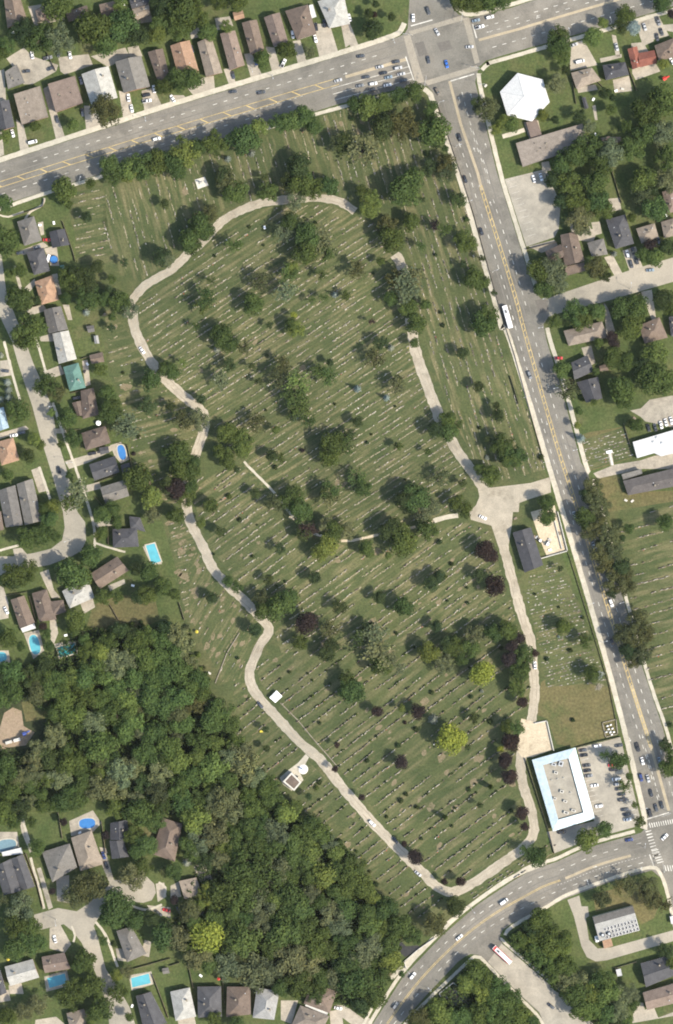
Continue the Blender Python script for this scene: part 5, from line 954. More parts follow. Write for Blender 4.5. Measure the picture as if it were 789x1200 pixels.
# ================================================================== VEHICLES
def loft(mb, secs, mat):
    """secs: list of rings (same count) of 3-D points"""
    for a, b in zip(secs, secs[1:]):
        n = len(a)
        for i in range(n): mb.face([a[i], a[(i+1) % n], b[(i+1) % n], b[i]], mat)
    mb.face(secs[0][::-1], mat); mb.face(secs[-1], mat)
def ring(x, w, z0, z1, ch=0.12):
    return [(x, -w, z0), (x, w, z0), (x, w, z1-ch), (x, w-ch*1.2, z1), (x, -w+ch*1.2, z1), (x, -w, z1-ch)]
def car_proto(kind):
    """parts of a car, nose towards +x: [(part name, mesh, location)]"""
    P = []; b = MB()
    L, wd, belt, roof = {'sedan': (4.6, 0.90, 0.92, 1.44), 'suv': (4.8, 0.95, 1.05, 1.75), 'van': (5.3, 1.0, 1.15, 2.1), 'pickup': (5.5, 0.98, 1.05, 1.80)}[kind]
    h = L/2
    loft(b, [ring(-h, wd*0.84, 0.42, belt*0.86), ring(-h+0.18, wd*0.95, 0.30, belt*0.97), ring(-h*0.45, wd, 0.26, belt), ring(h*0.35, wd, 0.26, belt), ring(h*0.62, wd*0.98, 0.28, belt*0.93), ring(h-0.2, wd*0.93, 0.3, belt*0.80), ring(h, wd*0.78, 0.4, belt*0.66)], 'paint')
    r0, r1, s0, s1 = {'sedan': (-h*0.40, h*0.14, -h*0.74, h*0.46), 'suv': (-h*0.80, h*0.16, -h*0.94, h*0.46), 'van': (-h*0.93, h*0.40, -h*0.97, h*0.74), 'pickup': (-h*0.12, h*0.20, -h*0.22, h*0.48)}[kind]
    wt, wb = wd*0.74, wd*0.91
    loft(b, [[(r0, -wt, roof-.05), (r0, wt, roof-.05), (r0, wt-.05, roof), (r0, -wt+.05, roof)], [(r1, -wt, roof-.05), (r1, wt, roof-.05), (r1, wt-.05, roof), (r1, -wt+.05, roof)]], 'paint')
    for y in (-1, 1):                                      # pillars
        for (xb, xt) in ((s0+.05, r0+.03), ((s0+s1)/2, (r0+r1)/2), (s1-.05, r1-.03)): b.tube((xb, y*wb*0.985, belt-.03), (xt, y*wt*0.99, roof-.03), 0.05, 0.05, 'paint', 4)
        b.box((s1-0.25, y*(wd+0.07)), (0.18, 0.16, 0.13), 0, 'paint', z0=belt)
    if kind == 'pickup':
        b.box((-h*0.62, 0), (h*0.66, wd*1.62, 0.02), 0, 'dark', z0=belt+.005)
        for y in (-1, 1): b.box((-h*0.6, y*wd*0.9), (h*0.74, 0.1, 0.12), 0, 'paint', z0=belt)
    P.append(('body', b.mesh('body'), (0, 0, 0)))
    def pane(name, q):
        m_ = MB(); m_.face(q, 'glass'); P.append((name, m_.mesh(name), (0, 0, 0)))
    zt = roof-.03
    pane('windscreen', [(s1, -wb, belt), (s1, wb, belt), (r1, wt, zt), (r1, -wt, zt)]); pane('rear_window', [(s0, wb, belt), (s0, -wb, belt), (r0, -wt, zt), (r0, wt, zt)])
    pane('side_window', [(s0, -wb, belt), (s1, -wb, belt), (r1, -wt, zt), (r0, -wt, zt)]); pane('side_window', [(s1, wb, belt), (s0, wb, belt), (r0, wt, zt), (r1, wt, zt)])
    wm = MB(); n = 14
    for sgn in (-1, 1):
        pass
    A = [(cos(2*pi*i/n)*.33, -.11, sin(2*pi*i/n)*.33) for i in range(n)]; B = [(x, .11, z) for x, y, z in A]
    for i in range(n): wm.face([A[i], B[i], B[(i+1) % n], A[(i+1) % n]], 'rubber')
    wm.face(A, 'metal'); wm.face(B[::-1], 'metal'); w_ = wm.mesh('wheel')
    for x in (-h*0.6, h*0.62):
        for y in (-1, 1): P.append(('wheel', w_, (x, y*(wd-0.07), 0.33)))
    hm = MB(); hm.box((0, 0), (0.14, 0.34, 0.16), 0, 'clear'); hm_ = hm.mesh('headlight')
    tm = MB(); tm.box((0, 0), (0.1, 0.32, 0.18), 0, 'redlight'); tm_ = tm.mesh('tail_light')
    for y in (-1, 1): P.append(('headlight', hm_, (h-0.09, y*wd*0.62, belt*0.56))); P.append(('tail_light', tm_, (-h+0.02, y*wd*0.68, belt*0.64)))
    return P
PROTO = {k: car_proto(k) for k in ('sedan', 'suv', 'van', 'pickup')}
CC = {'k': ((0.018, 0.018, 0.02), 'black'), 'd': ((0.05, 0.052, 0.056), 'dark grey'), 'g': ((0.16, 0.165, 0.17), 'grey'), 's': ((0.38, 0.38, 0.375), 'silver'), 'w': ((0.72, 0.71, 0.69), 'white'), 'b': ((0.02, 0.11, 0.42), 'bright blue'), 'n': ((0.02, 0.035, 0.13), 'dark blue'), 'r': ((0.42, 0.025, 0.02), 'red'), 't': ((0.12, 0.10, 0.075), 'tan-grey'), 'a': ((0.17, 0.22, 0.26), 'blue-grey')}
CK = {'e': 'sedan', 'u': 'suv', 'v': 'van', 'p': 'pickup'}
CARS = {
'A0': 'ed123,330,-8;ed235,317,-20;ed265,552,80;vw152,657,-15;ew60,617,75;eg375,373,75;ed382,520,80;es433,500,75;ew595,452,85;ew610,502,80;uk678,440,-15;pw680,467,-10;ew713,412,80;uw725,643,-15;ew150,255,80;ew325,255,80;ed270,245,80;pg222,268,-15;ew570,10,80',
'B0': 'ed290,424,-8;ud420,428,-12;ed290,348,80;pw522,293,-65;uw565,160,80;uk673,125,80;uk712,110,80;ew670,180,75;en395,285,75;es775,372,-15;en97,228,75;ew10,455,60',
'C0': 'ed91,260,-8;es178,310,-12;ed254,286,-12;ek195,338,-12;us263,315,-12;ed115,357,-12;ea219,358,-12;es278,343,-12;eg87,397,-12;uw148,388,-12;ew215,394,-12;ed288,372,-12;et147,414,-12;es443,148,60;ed403,277,80;eb487,297,75;es594,217,-5;ud402,50,72;ew333,83,88;ea623,95,-12;uw687,80,-15;pw640,125,-15;ut445,423,60;uk547,636,75;ew38,82,75;en15,28,75',
'D0': 'vw358,285,-15;es330,208,-20;es528,218,75;es657,125,72;pg720,98,72;ed735,148,72;ed715,172,80;ew783,282,60',
'A1': 'eg172,355,-20;ed95,380,-10;er218,320,0', 'C1': 'ek573,40,70;ek648,282,73',
'D1': 'ew145,38,75;ew178,30,75;uw578,385,75;uk603,370,75;ud595,432,75;ud620,415,75;ea683,460,-5;ed722,325,75',
'A2': 'ew658,42,55;ed25,137,5;ek273,594,75;uk427,518,-12;uk355,262,-10;ed100,422,-10;ew65,435,-10',
'D2': 'ug125,155,70;er260,78,0;ek675,400,75;ed706,398,75;ew733,387,75;ew755,375,75;ew780,367,75',
'A3': 'ew30,455,65', 'C3': 'ew655,25,25', 'D3': 'es333,15,72;es422,155,70;uw502,420,70;uk507,603,72;ew150,708,85',
'B4': 'ed415,103,50', 'C4': 'uw143,650,45;ek250,728,50',
'D4': 'ed373,312,-8;ek376,335,-8;ed390,382,-8;ek392,406,-8;eg399,430,-8;ew425,475,-8;uw447,570,-8;uw438,292,-8;ed538,290,-10;er506,380,-8;uk515,401,-8;vw527,445,-8;us535,468,-8;ed540,490,-10;ek550,515,-8;ud555,541,-8;ed567,586,-8;ek576,608,-8;ew578,632,-8;uk275,690,-10;pk625,298,75;ew647,362,75;ea726,362,75;un640,438,75;es673,443,75;ek687,510,75;uk682,602,75;ed710,578,75;ek736,565,75;en586,726,-10;ew750,713,-45',
'A5': 'ew255,396,75;ek493,55,70;en480,10,70;ud735,277,40;er770,262,10', 'B5': 'ew775,715,10',
'C5': 'es355,93,40;vw752,223,-35;ew546,388,-40;uw330,566,-50;ug250,703,-55', 'D5': 'ed225,706,40'}
for t, s in CARS.items():
    for e in s.split(';'):
        kd, cl = CK[e[0]], CC[e[1]]; x, y, a = map(float, e[2:].split(',')); px = TP(T[t], x, y)
        z = 0.04
        root = empty('parked_car' if not inpoly(px, ROAD) else 'car', W(px, z), radians(-a)+(pi if (int(x+y) % 3 == 0 and not inpoly(px, ROAD)) else 0))
        tag(root, f"{cl[1]} {'van' if kd == 'van' else 'pickup' if kd == 'pickup' else 'SUV' if kd == 'suv' else 'saloon'} {'on road' if inpoly(px, ROAD) else 'on cemetery lane' if inpoly(px, CEM) else 'parked'}", 'car', px)
        for nm, me, loc in PROTO[kd]:
            o = link(nm, me, root, loc)
            if nm == 'body': o.color = (*cl[0], 1)
# the two buses
def bus(p, ang, stripe, desc):
    root = empty('bus', W(p, 0.04), ang); tag(root, desc, 'bus', p, fixed=True)
    L, w, hgt = 13.6, 1.45, 3.1; b = MB()
    def rg(x, s, z0): return [(x, -w*s, z0), (x, w*s, z0), (x, w*s, hgt-.25), (x, w*s-.25, hgt), (x, -w*s+.25, hgt), (x, -w*s, hgt-.25)]
    loft(b, [rg(-L/2, .94, .5), rg(-L/2+.25, 1, .35), rg(L/2-.5, 1, .35), rg(L/2, .92, .45)], 'paint'); bo = b.obj('body', root); bo.color = (0.74, 0.73, 0.71, 1)
    if stripe:
        m_ = MB(); 
        for y in (-1, 1): m_.box((0, y*(w-.16)), (L-1.0, .3, .04), 0, 'red', z0=hgt-.04+.0); m_.box((0, y*(w+.01)), (L-.8, .03, .8), 0, 'red', z0=.5)
        m_.box((-L/2+.9, 0), (1.4, w*1.5, .03), 0, 'red', z0=hgt+.0); m_.obj('red_stripe', root)
    m_ = MB(); m_.box((L/2-.02, 0), (.08, 2.3, 1.3), 0, 'glass', z0=1.2); m_.obj('windscreen', root)
    m_ = MB(); m_.box((-L/2+.02, 0), (.08, 2.0, .9), 0, 'glass', z0=1.5); m_.obj('rear_window', root)
    for y in (-1, 1):
        for i in range(6): m_ = MB(); m_.box((-L/2+1.6+i*2.0, y*w), (1.75, .06, .95), 0, 'glass', z0=1.45); m_.obj('side_window', root)
        for x in (-L*.27, L*.30): link('wheel', PROTO['van'][5][1], root, (x, y*(w-.12), .45), 0, (1.4, 1.4, 1.4))
    for x, l in ((-3.2, 2.6), (1.5, 1.6), (4.4, .9)):
        m_ = MB(); m_.box((x, 0), (l, 1.5, .28), 0, 'metal' if l > 2 else 'white', z0=hgt); m_.box((x, 0), (l*.6, .8, .05), 0, 'dark' if l > 2 else 'metal', z0=hgt+.28); m_.obj('roof_hatch' if l < 2 else 'air_unit', root)
bus(TP(T['D1'], 22, 677), radians(-74), False, 'long plain white bus on the north-south road beside the cemetery edge')
bus((588.5, 1118.5), radians(-43), True, 'white bus with red stripes turning out of the side street')
# yard machines and trailers
def loader(p, ang, colr, desc):
    root = empty('loader', W(p, 0.05), ang); tag(root, desc, 'loader', p)
    m_ = MB(); m_.box((-.6, 0), (2.2, 1.5, 1.0), 0, colr, z0=.6); m_.box((1.0, 0), (1.2, 1.1, .5), 0, colr, z0=.7); m_.obj('chassis', root)
    m_ = MB(); m_.box((-.4, 0), (1.2, 1.3, 1.1), 0, 'glass', z0=1.6); m_.box((-.4, 0), (1.35, 1.45, .1), 0, 'white', z0=2.7); m_.obj('cab', root)
    m_ = MB(); m_.box((2.6, 0), (.8, 1.9, .7), 0, 'metal', z0=.2); m_.obj('bucket', root)
    m_ = MB()
    for y in (-.6, .6): m_.tube((.6, y, 1.3), (2.4, y, .6), .1, .1, 'metal')
    m_.obj('arm', root)
    for x in (-1.1, 1.1):
        for y in (-1, 1): link('wheel', PROTO['van'][5][1], root, (x, y*.85, .5), 0, (1.5, 1.5, 1.5))
loader(TP(T['D3'], 210, 145), 1.1, 'metal', 'grey wheeled loader standing in the gravel yard')
loader(TP(T['D3'], 172, 130), 2.4, 'wood', 'brown wheeled loader standing in the gravel yard')
for x, y, c in ((42, 275, 'concrete'), (80, 264, 'white')):
    p = TP(T['A4'], x, y); root = empty('trailer', W(p, 0.02), .28); tag(root, f"{'white' if c == 'white' else 'pale'} box trailer on the bare earth clearing", 'trailer', p)
    m_ = MB(); m_.box((0, 0), (3.9, 1.7, 1.9), 0, c, z0=.5); m_.box((0, 0), (3.6, 1.4, .06), 0, 'concrete', z0=2.4); m_.obj('box', root); m_ = MB(); m_.tube((2.1, 0, .5), (3.3, 0, .5), .06, .06, 'metal'); m_.obj('drawbar', root)
    for y_ in (-1, 1): link('wheel', PROTO['van'][5][1], root, (0, y_*.95, .33))
# ================================================================== HEADSTONES
gr = random.Random(9)
def sect(poly, ang, sp, step, w, h, fill, soil, jit=0.3, dbl=False, run=22, label=''):
    return dict(poly=poly, ang=ang, sp=sp, step=step, w=w, h=h, fill=fill, soil=soil, jit=jit, dbl=dbl, run=run, label=label)
LOOP = [(162, 380), (160, 352), (182, 336), (205, 325), (240, 292), (258, 272), (300, 246), (330, 240), (385, 240), (440, 262), (468, 315), (478, 400), (500, 470), (525, 525), (548, 560), (540, 600), (480, 625), (412, 640), (345, 612), (318, 585), (282, 545), (245, 490), (185, 430), (166, 395)]
SECTS = [
 sect(LOOP, -33, 7.4, 2.3, (0.5, 1.0), (0.35, 0.8), 0.40, 0.8, run=24, label='loop lawn'),
 sect([(125, 220), (200, 195), (300, 165), (400, 128), (480, 112), (500, 118), (520, 170), (470, 240), (420, 235), (390, 228), (330, 228), (270, 240), (235, 272), (190, 312), (165, 330), (140, 322), (120, 260)], 74, 10, 2.2, (0.5, 1.1), (0.4, 0.9), 0.36, 0.7, run=24, label='north lawn'),
 sect([(85, 225), (122, 220), (128, 290), (138, 310), (90, 310)], -13, 8.5, 2.2, (0.5, 1.0), (0.3, 0.7), 0.4, 0.6, run=14, label='north-west corner'),
 sect([(470, 245), (520, 165), (540, 215), (580, 362), (600, 420), (640, 550), (580, 565), (560, 545), (530, 490), (505, 420), (482, 330)], 73, 8.5, 2.2, (0.5, 1.1), (0.4, 0.9), 0.36, 0.7, run=22, label='east strip'),
 sect([(232, 560), (285, 545), (325, 590), (348, 616), (410, 642), (480, 628), (545, 612), (572, 620), (590, 680), (610, 745), (560, 760), (420, 755), (330, 765), (320, 735), (290, 695), (245, 640), (228, 590)], -36, 8.8, 2.2, (0.5, 1.1), (0.4, 1.0), 0.55, 0.78, run=30, jit=0.5, label='middle lawn'),
 sect([(330, 765), (420, 755), (560, 760), (610, 750), (622, 800), (612, 870), (604, 905), (614, 960), (610, 990), (545, 1030), (525, 1036), (500, 1012), (440, 950), (370, 870), (305, 800), (300, 780)], -37, 12.6, 2.7, (0.6, 1.35), (0.5, 1.35), 0.8, 0.9, run=70, jit=0.55, label='southern lawn'),
 sect([(276, 800), (290, 800), (300, 822), (360, 890), (430, 965), (500, 1035), (525, 1060), (500, 1080), (470, 1065), (415, 1000), (350, 945), (300, 900), (268, 850)], -38, 11.0, 2.6, (0.6, 1.35), (0.5, 1.3), 0.75, 0.85, run=45, jit=0.5, label='lawn below the lane'),
 sect([(222, 640), (240, 655), (300, 725), (290, 760), (282, 795), (262, 800), (240, 760), (222, 720)], -58, 9, 2.3, (0.6, 1.1), (0.4, 0.8), 0.26, 0.6, run=16, label='west slope'),
 sect([(196, 612), (222, 612), (232, 640), (221, 660), (221, 725), (212, 700), (205, 655)], -20, 8, 2.2, (0.5, 1.0), (0.3, 0.7), 0.25, 0.6, run=14, label='strip beside the lane'),
 sect([(120, 345), (150, 390), (180, 430), (235, 490), (232, 530), (215, 590), (190, 590), (160, 560), (150, 500), (130, 430)], -17, 9.5, 2.2, (0.5, 1.0), (0.3, 0.7), 0.33, 0.5, run=16, label='west lawn'),
 sect([(620, 668), (655, 655), (688, 735), (712, 800), (640, 805), (632, 760), (618, 700)], -14, 3.7, 1.9, (0.5, 0.9), (0.12, 0.4), 0.5, 0.10, run=9, label='flat-marker lawn'),
 sect([(684, 515), (733, 500), (742, 535), (700, 548), (686, 552)], -16, 3.6, 1.6, (0.5, 0.9), (0.12, 0.3), 0.6, 0.12, run=9, label='little marker field'),
 sect([(720, 615), (789, 590), (850, 590), (850, 860), (778, 850), (755, 780), (738, 700)], -15, 12.8, 2.0, (0.7, 1.3), (0.5, 1.0), 0.6, 0.92, run=34, jit=0.5, label='east cemetery'),
 sect([(548, 1050), (600, 1012), (650, 985), (660, 1000), (600, 1030), (560, 1056)], -33, 6, 2.0, (0.8, 1.3), (0.7, 1.1), 0.4, 0.4, run=12, label='strip by the curved road')]
TREEPOS = [(a[1], a[2]) for a in ALL]
stones, soil = [], MB()
for si, s in enumerate(SECTS):
    mn = 'lawn_%d' % si; M[mn] = streak_mat('lawn_with_worn_rows', radians(s['ang']), s['sp']*S*0.62, 1.0 if si in (0, 1, 3, 4, 7, 8, 9, 12) else 0.8)
    fm = MB(); fm.flat([W(p) for p in s['poly']], 0.0112+0.0002*si, mn); struct(fm.obj('lawn'))
ALL_LINES = LANE_LINES+FOOT_LINES
EXTRA = [PLAZA, LOTS[2], [TP(T['B4'], *a) for a in ((500, 380), (640, 330), (660, 420), (570, 530), (490, 470))], [(309, 812), (324, 806), (335, 818), (322, 828)], [(622, 600), (600, 620), (610, 675), (640, 668)], [(228, 206), (243, 204), (247, 222), (229, 224)], [(606, 838), (650, 838), (652, 890), (605, 892)]]
for si, s in enumerate(SECTS):
    a = radians(s['ang']); d = (cos(a), sin(a)); n = (-d[1], d[0])
    us = [p[0]*d[0]+p[1]*d[1] for p in s['poly']]; vs = [p[0]*n[0]+p[1]*n[1] for p in s['poly']]
    v = min(vs)+gr.uniform(2, 5)
    while v < max(vs):
        u = min(us); on = gr.random() < (0.9 if si in (5, 6) else 0.7); left = gr.uniform(3, s['run']); ph = gr.uniform(0, 6)
        strip = None; dens = gr.uniform(0.75, 1.2)
        while u < max(us):
            vv = v+1.1*sin(u*0.021+ph)+gr.uniform(-s['jit'], s['jit'])
            p = (u*d[0]+vv*n[0], u*d[1]+vv*n[1]); step = s['step']*gr.uniform(0.7, 1.5)
            left -= step
            if left <= 0:
                on = gr.random() < ((0.9 if on is False else 0.6) if si in (5, 6) else (0.8 if on is False else 0.42))
                left = gr.uniform(0.3, 1.3)*s['run']*(1 if on else 0.6)
            ok = inpoly(p, s['poly']) and not any(inpoly(p, e) for e in EXTRA) and min(dline(p, L) for L in ALL_LINES) > 7.5
            if ok and on:
                if gr.random() < s['fill']*dens:
                    stones.append((p, a, gr.uniform(*s['w']), gr.uniform(*s['h']), min(1, max(0, gr.gauss(0.47, 0.28))), si))
                if gr.random() < s['soil']:                # worn ground and grave kerbs along the row
                    l = step*gr.uniform(0.6, 1.25); wv = gr.uniform(0.5, 1.15); o = gr.uniform(0.2, 0.9)
                    c0 = (p[0]+n[0]*o, p[1]+n[1]*o); q = []
                    for su, sv in ((-1, -1), (-.2, -1.1), (1, -.9), (1.1, .2), (.9, 1), (-.3, 1.1), (-1.1, .8)):
                        fu, fv = su*l*0.55*gr.uniform(.8, 1.2), sv*wv*0.55*gr.uniform(.6, 1.3); q.append(W((c0[0]+d[0]*fu+n[0]*fv, c0[1]+d[1]*fu+n[1]*fv)))
                    soil.face([(x.x, x.y, 0.0145+gr.uniform(0, .004)) for x in q][::-1], 'kerb' if si in (0, 1, 2, 3, 4, 8, 9) else 'soil')
            u += step
        v += s['sp']*gr.uniform(0.86, 1.14)
for k in range(330):                                       # bare patches beside newer graves
    s_ = gr.choice([SECTS[i] for i in (4, 5, 5, 5, 6, 9, 0, 1, 4, 7, 8, 7)]); xs = [p[0] for p in s_['poly']]; ys = [p[1] for p in s_['poly']]
    p = (gr.uniform(min(xs), max(xs)), gr.uniform(min(ys), max(ys)))
    if not inpoly(p, s_['poly']) or min(dline(p, L) for L in ALL_LINES) < 9 or any(inpoly(p, e) for e in EXTRA): continue
    R = gr.uniform(1.2, 4.6); el = gr.uniform(.5, 1); a0 = radians(-s_['ang'])+gr.uniform(-.4, .4); c = W(p); q = []; n_ = 11
    for i in range(n_):
        t = 2*pi*i/n_; r = R*S*gr.uniform(.7, 1.25); x, y = cos(t)*r*1.3, sin(t)*r*el; q.append((c.x+x*cos(a0)-y*sin(a0), c.y+x*sin(a0)+y*cos(a0)))
    soil.flat(q, 0.0142+0.00042*(k % 11), 'soil')
o = struct(soil.obj('bare_soil'), 'worn pale soil and grave kerbs in broken rows over the lawn', 'stuff'); o['category'] = 'soil'
# the ones that show largest are things; the small remainder is one mass
def stone_faces(mb, c, ang, w, h, tone, kind=0):
    ca, sa = cos(ang), sin(ang)
    def X(x, y): return (c[0]+x*ca-y*sa, c[1]+x*sa+y*ca)
    th = 0.12
    def pr(x0, x1, y0, y1, z0, z1, t): mb.prism([X(x0, y0), X(x1, y0), X(x1, y1), X(x0, y1)], z0, z1, 'granite', tone=t)
    pr(-w/2-.12, w/2+.12, -.24, .24, 0, .18, min(1, tone+.15))
    if kind == 0: pr(-w/2, w/2, -th, th, .18, h, tone)
    elif kind == 1:                                          # rounded shoulders
        for sg in (-1, 1):
            f = [(x*w/2, z) for x, z in ((-1, .18), (1, .18), (1, h*.72), (.7, h*.93), (0, h), (-.7, h*.93), (-1, h*.72))]
            pts = [(*X(x, sg*th), z) for x, z in f]; mb.face(pts if sg < 0 else pts[::-1], 'granite', tone)
        f = [(1, h*.72), (.7, h*.93), (0, h), (-.7, h*.93), (-1, h*.72)]
        for (x0, z0), (x1, z1) in zip([(1, .18)]+f, f+[(-1, .18)]): mb.face([(*X(x0*w/2, -th), z0), (*X(x0*w/2, th), z0), (*X(x1*w/2, th), z1), (*X(x1*w/2, -th), z1)], 'granite', tone)
    else: pr(-w/2, w/2, -th*1.5, th*1.5, .18, h*.6, tone); pr(-w*.22, w*.22, -th, th, h*.6, h*1.35, tone)
stones.sort(key=lambda s: -s[2]*s[3]*(0.6+s[4]))
SOUTH = [s for s in stones if s[5] in (5, 6)]
ind = set(id(s) for s in SOUTH[:298])
mass = MB(); variants = {}
for s in stones:
    p, a, w, h, tone, si = s; q = W(p)
    if id(s) in ind:
        kd = gr.choice((0, 0, 1, 1, 2)) if h > 0.9 else gr.choice((0, 1)); tb = min(4, int(tone*5)); key = (kd, tb)
        if key not in variants:
            m_ = MB(); stone_faces(m_, (0, 0), 0, 1.2, 1.0, (tb+.5)/5, kd); variants[key] = m_.mesh('headstone', True)
        o = link('headstone', variants[key], None, (q.x, q.y, 0.01), -a, (w/1.2, 1, h))
        tn = ['black', 'reddish brown', 'grey', 'pale grey', 'whitish'][tb]; st = ['square-topped', 'round-shouldered', 'pillar-topped'][kd]
        lab = f"{tn} {st} headstone in the long rows of the {SECTS[si]['label']}"
        o['label'] = lab; o['category'] = 'headstone'; o['group'] = lab.replace('headstone', 'headstones')
    else: stone_faces(mass, (q.x, q.y), -a, w, h, tone, 0 if gr.random() < .6 else 1)
o = struct(mass.obj('headstones', tone=True), 'many small headstones and flat markers in rows over the cemetery lawns', 'stuff'); o['category'] = 'headstones'
# clipped shrubs, some added as dark specks for stone shade, and flowers
n = 0
for s in gr.sample(SOUTH, min(250, len(SOUTH))):
    p, a = s[0], s[1]; off_ = gr.uniform(-1.5, 1.5); q = W((p[0]+cos(a)*1.8+gr.uniform(-.4, .4), p[1]+sin(a)*1.8)); r = gr.uniform(0.35, 0.9)
    o = link('grave_shrub', gr.choice(BUSH), None, (q.x, q.y, r*.5), gr.uniform(0, 6), (r, r, r*gr.uniform(.8, 1.5))); k = gr.choice('ddmdlm'); o.color = (*TC[k], 1)
    lab = f"{TN[k]} clipped shrub between headstones of the {SECTS[s[5]]['label']}"; o['label'] = lab; o['category'] = 'shrub'; o['group'] = lab.replace('shrub', 'shrubs')
fl = MB()
for s in gr.sample(stones, 420):
    q = W(s[0]); a = gr.uniform(0, 6); c = gr.choice(('red', 'red', 'white', 'yellowflower', 'white', 'wood'))
    fl.disc((q.x+cos(s[1])*.1+gr.uniform(-.5, .5), q.y-.5+gr.uniform(-.3, .2)), gr.uniform(.14, .3), 0.02, gr.uniform(.2, .4), c, 6, .1)
o = struct(fl.obj('grave_flowers'), 'small red white and yellow flower pots scattered at the headstones', 'stuff'); o['category'] = 'flowers'
# ================================================================== STREET FURNITURE, FENCES, GARDENS
lamp_parts = []
m_ = MB(); m_.tube((0, 0, 0), (0, 0, 9.0), .13, .08, 'metal', 8); m_.disc((0, 0), .3, 0, .25, 'concrete', 10); POLE = m_.mesh('pole')
m_ = MB(); m_.tube((0, 0, 8.9), (2.4, 0, 9.5), .06, .05, 'metal', 6); ARM = m_.mesh('arm')
m_ = MB(); m_.box((2.7, 0), (.9, .35, .18), 0, 'metal', z0=9.42); m_.box((2.7, 0), (.7, .25, .04), 0, 'clear', z0=9.39); HEAD = m_.mesh('lamp_head')
LAMPS = [('A0', 672, 545, -75), ('B0', 375, 320, -75), ('B0', 470, 350, -75), ('C0', 240, 185, -75), ('C0', 450, 480, 15), ('C0', 660, 395, 190), ('C0', 530, 680, 15), ('C1', 700, 470, 20), ('D1', 130, 430, 195), ('D1', 205, 590, 200), ('D1', 185, 725, 195), ('C1', 580, 150, 18), ('D2', 255, 215, 195), ('D2', 345, 500, 195), ('D2', 100, 260, 15), ('D2', 190, 560, 15), ('D3', 395, 425, 15), ('D3', 457, 600, 15), ('D3', 560, 415, 195), ('D4', 475, 225, 15), ('D4', 640, 580, 15), ('D4', 655, 760, 90), ('D5', 395, 140, 110), ('D5', 640, 80, 100), ('C5', 415, 630, 130), ('C5', 300, 530, -50), ('C5', 600, 250, -50), ('A2', 255, 300, 190), ('A2', 335, 560, 190), ('A5', 260, 305, -80), ('A3', 325, 130, 200), ('D1', 590, 545, 90), ('A1', 370, 55, 70), ('D0', 310, 160, 110), ('D0', 500, 110, 110)]
for t, x, y, a in LAMPS:
    p = TP(T[t], x, y); r = empty('street_lamp', W(p, 0.0), radians(-a) if False else radians(a)); tag(r, 'tall grey street lamp', 'street lamp', p, 'street lamps along the roads')
    link('pole', POLE, r); link('arm', ARM, r); link('lamp_head', HEAD, r)
m_ = MB(); m_.tube((0, 0, 0), (0, 0, 6), .14, .1, 'metal', 8); m_.tube((0, 0, 5.8), (6, 0, 6.1), .09, .06, 'metal', 6); TP1 = m_.mesh('pole')
m_ = MB(); m_.box((0, 0), (.35, .3, 1.0), 0, 'yellow'); 
for i in range(3): m_.box((.19, 0), (.03, .2, .2), 0, 'dark', z0=.08+.31*i)
TH = m_.mesh('signal_head')
for t, x, y, a in [('C0', 285, 160, -10), ('C0', 385, 400, 80), ('C0', 640, 320, 170), ('C0', 560, 65, 260), ('D4', 655, 680, 60), ('D5', 745, 85, 100), ('D4', 775, 600, 200)]:
    p = TP(T[t], x, y); r = empty('traffic_light', W(p, .1), radians(a)); tag(r, 'traffic light on a mast arm', 'traffic light', p, 'traffic lights at the junctions')
    link('pole', TP1, r); link('signal_head', TH, r, (5.6, 0, 5.0)); link('signal_head', TH, r, (3.2, 0, 4.9))
# fences between the gardens and round the cemetery
POSTM = MB(); POSTM.box((0, 0), (.14, .14, 1.95), 0, 'wood'); POSTM.box((0, 0), (.2, .2, .06), 0, 'wood', z0=1.95); POSTM = POSTM.mesh('post')
def fence(desc, pts, h=1.75, mat='wood', fixed=False, name='fence'):
    L = [W(p) for p in pts]; base = L[0].copy(); root = empty(name, base); mid_ = pts[len(pts)//2]
    tag(root, desc, 'wall' if name.endswith('wall') else 'fence', mid_ if len(pts) > 2 else ((pts[0][0]+pts[1][0])/2, (pts[0][1]+pts[1][1])/2), fixed=fixed)
    mb = MB()
    for a, b in zip(L, L[1:]):
        d = b-a; ln = d.length; an = atan2(d.y, d.x); th = .07 if name == 'fence' else .4
        if name == 'fence':
            k = 0; n_ = max(1, int(ln/2.4))
            for i in range(n_):
                c = a+d*((i+.5)/n_)-base; mb.box((c.x, c.y), (ln/n_-.04, th, h+gr.uniform(-.06, .06)), an, mat)
        else:
            c = a+d*.5-base; mb.box((c.x, c.y), (ln+th, th, h), an, mat); mb.box((c.x, c.y), (ln+th+.1, th+.12, .1), an, mat, z0=h)
        if name == 'fence':
            n_ = max(1, int(ln/7.2))
            for i in range(n_+1):
                c = a+d*(i/n_)-base; link('post', POSTM, root, (c.x, c.y, 0), an, (1, 1, h/1.85))
    mb.obj('panel' if name == 'fence' else 'wall', root)
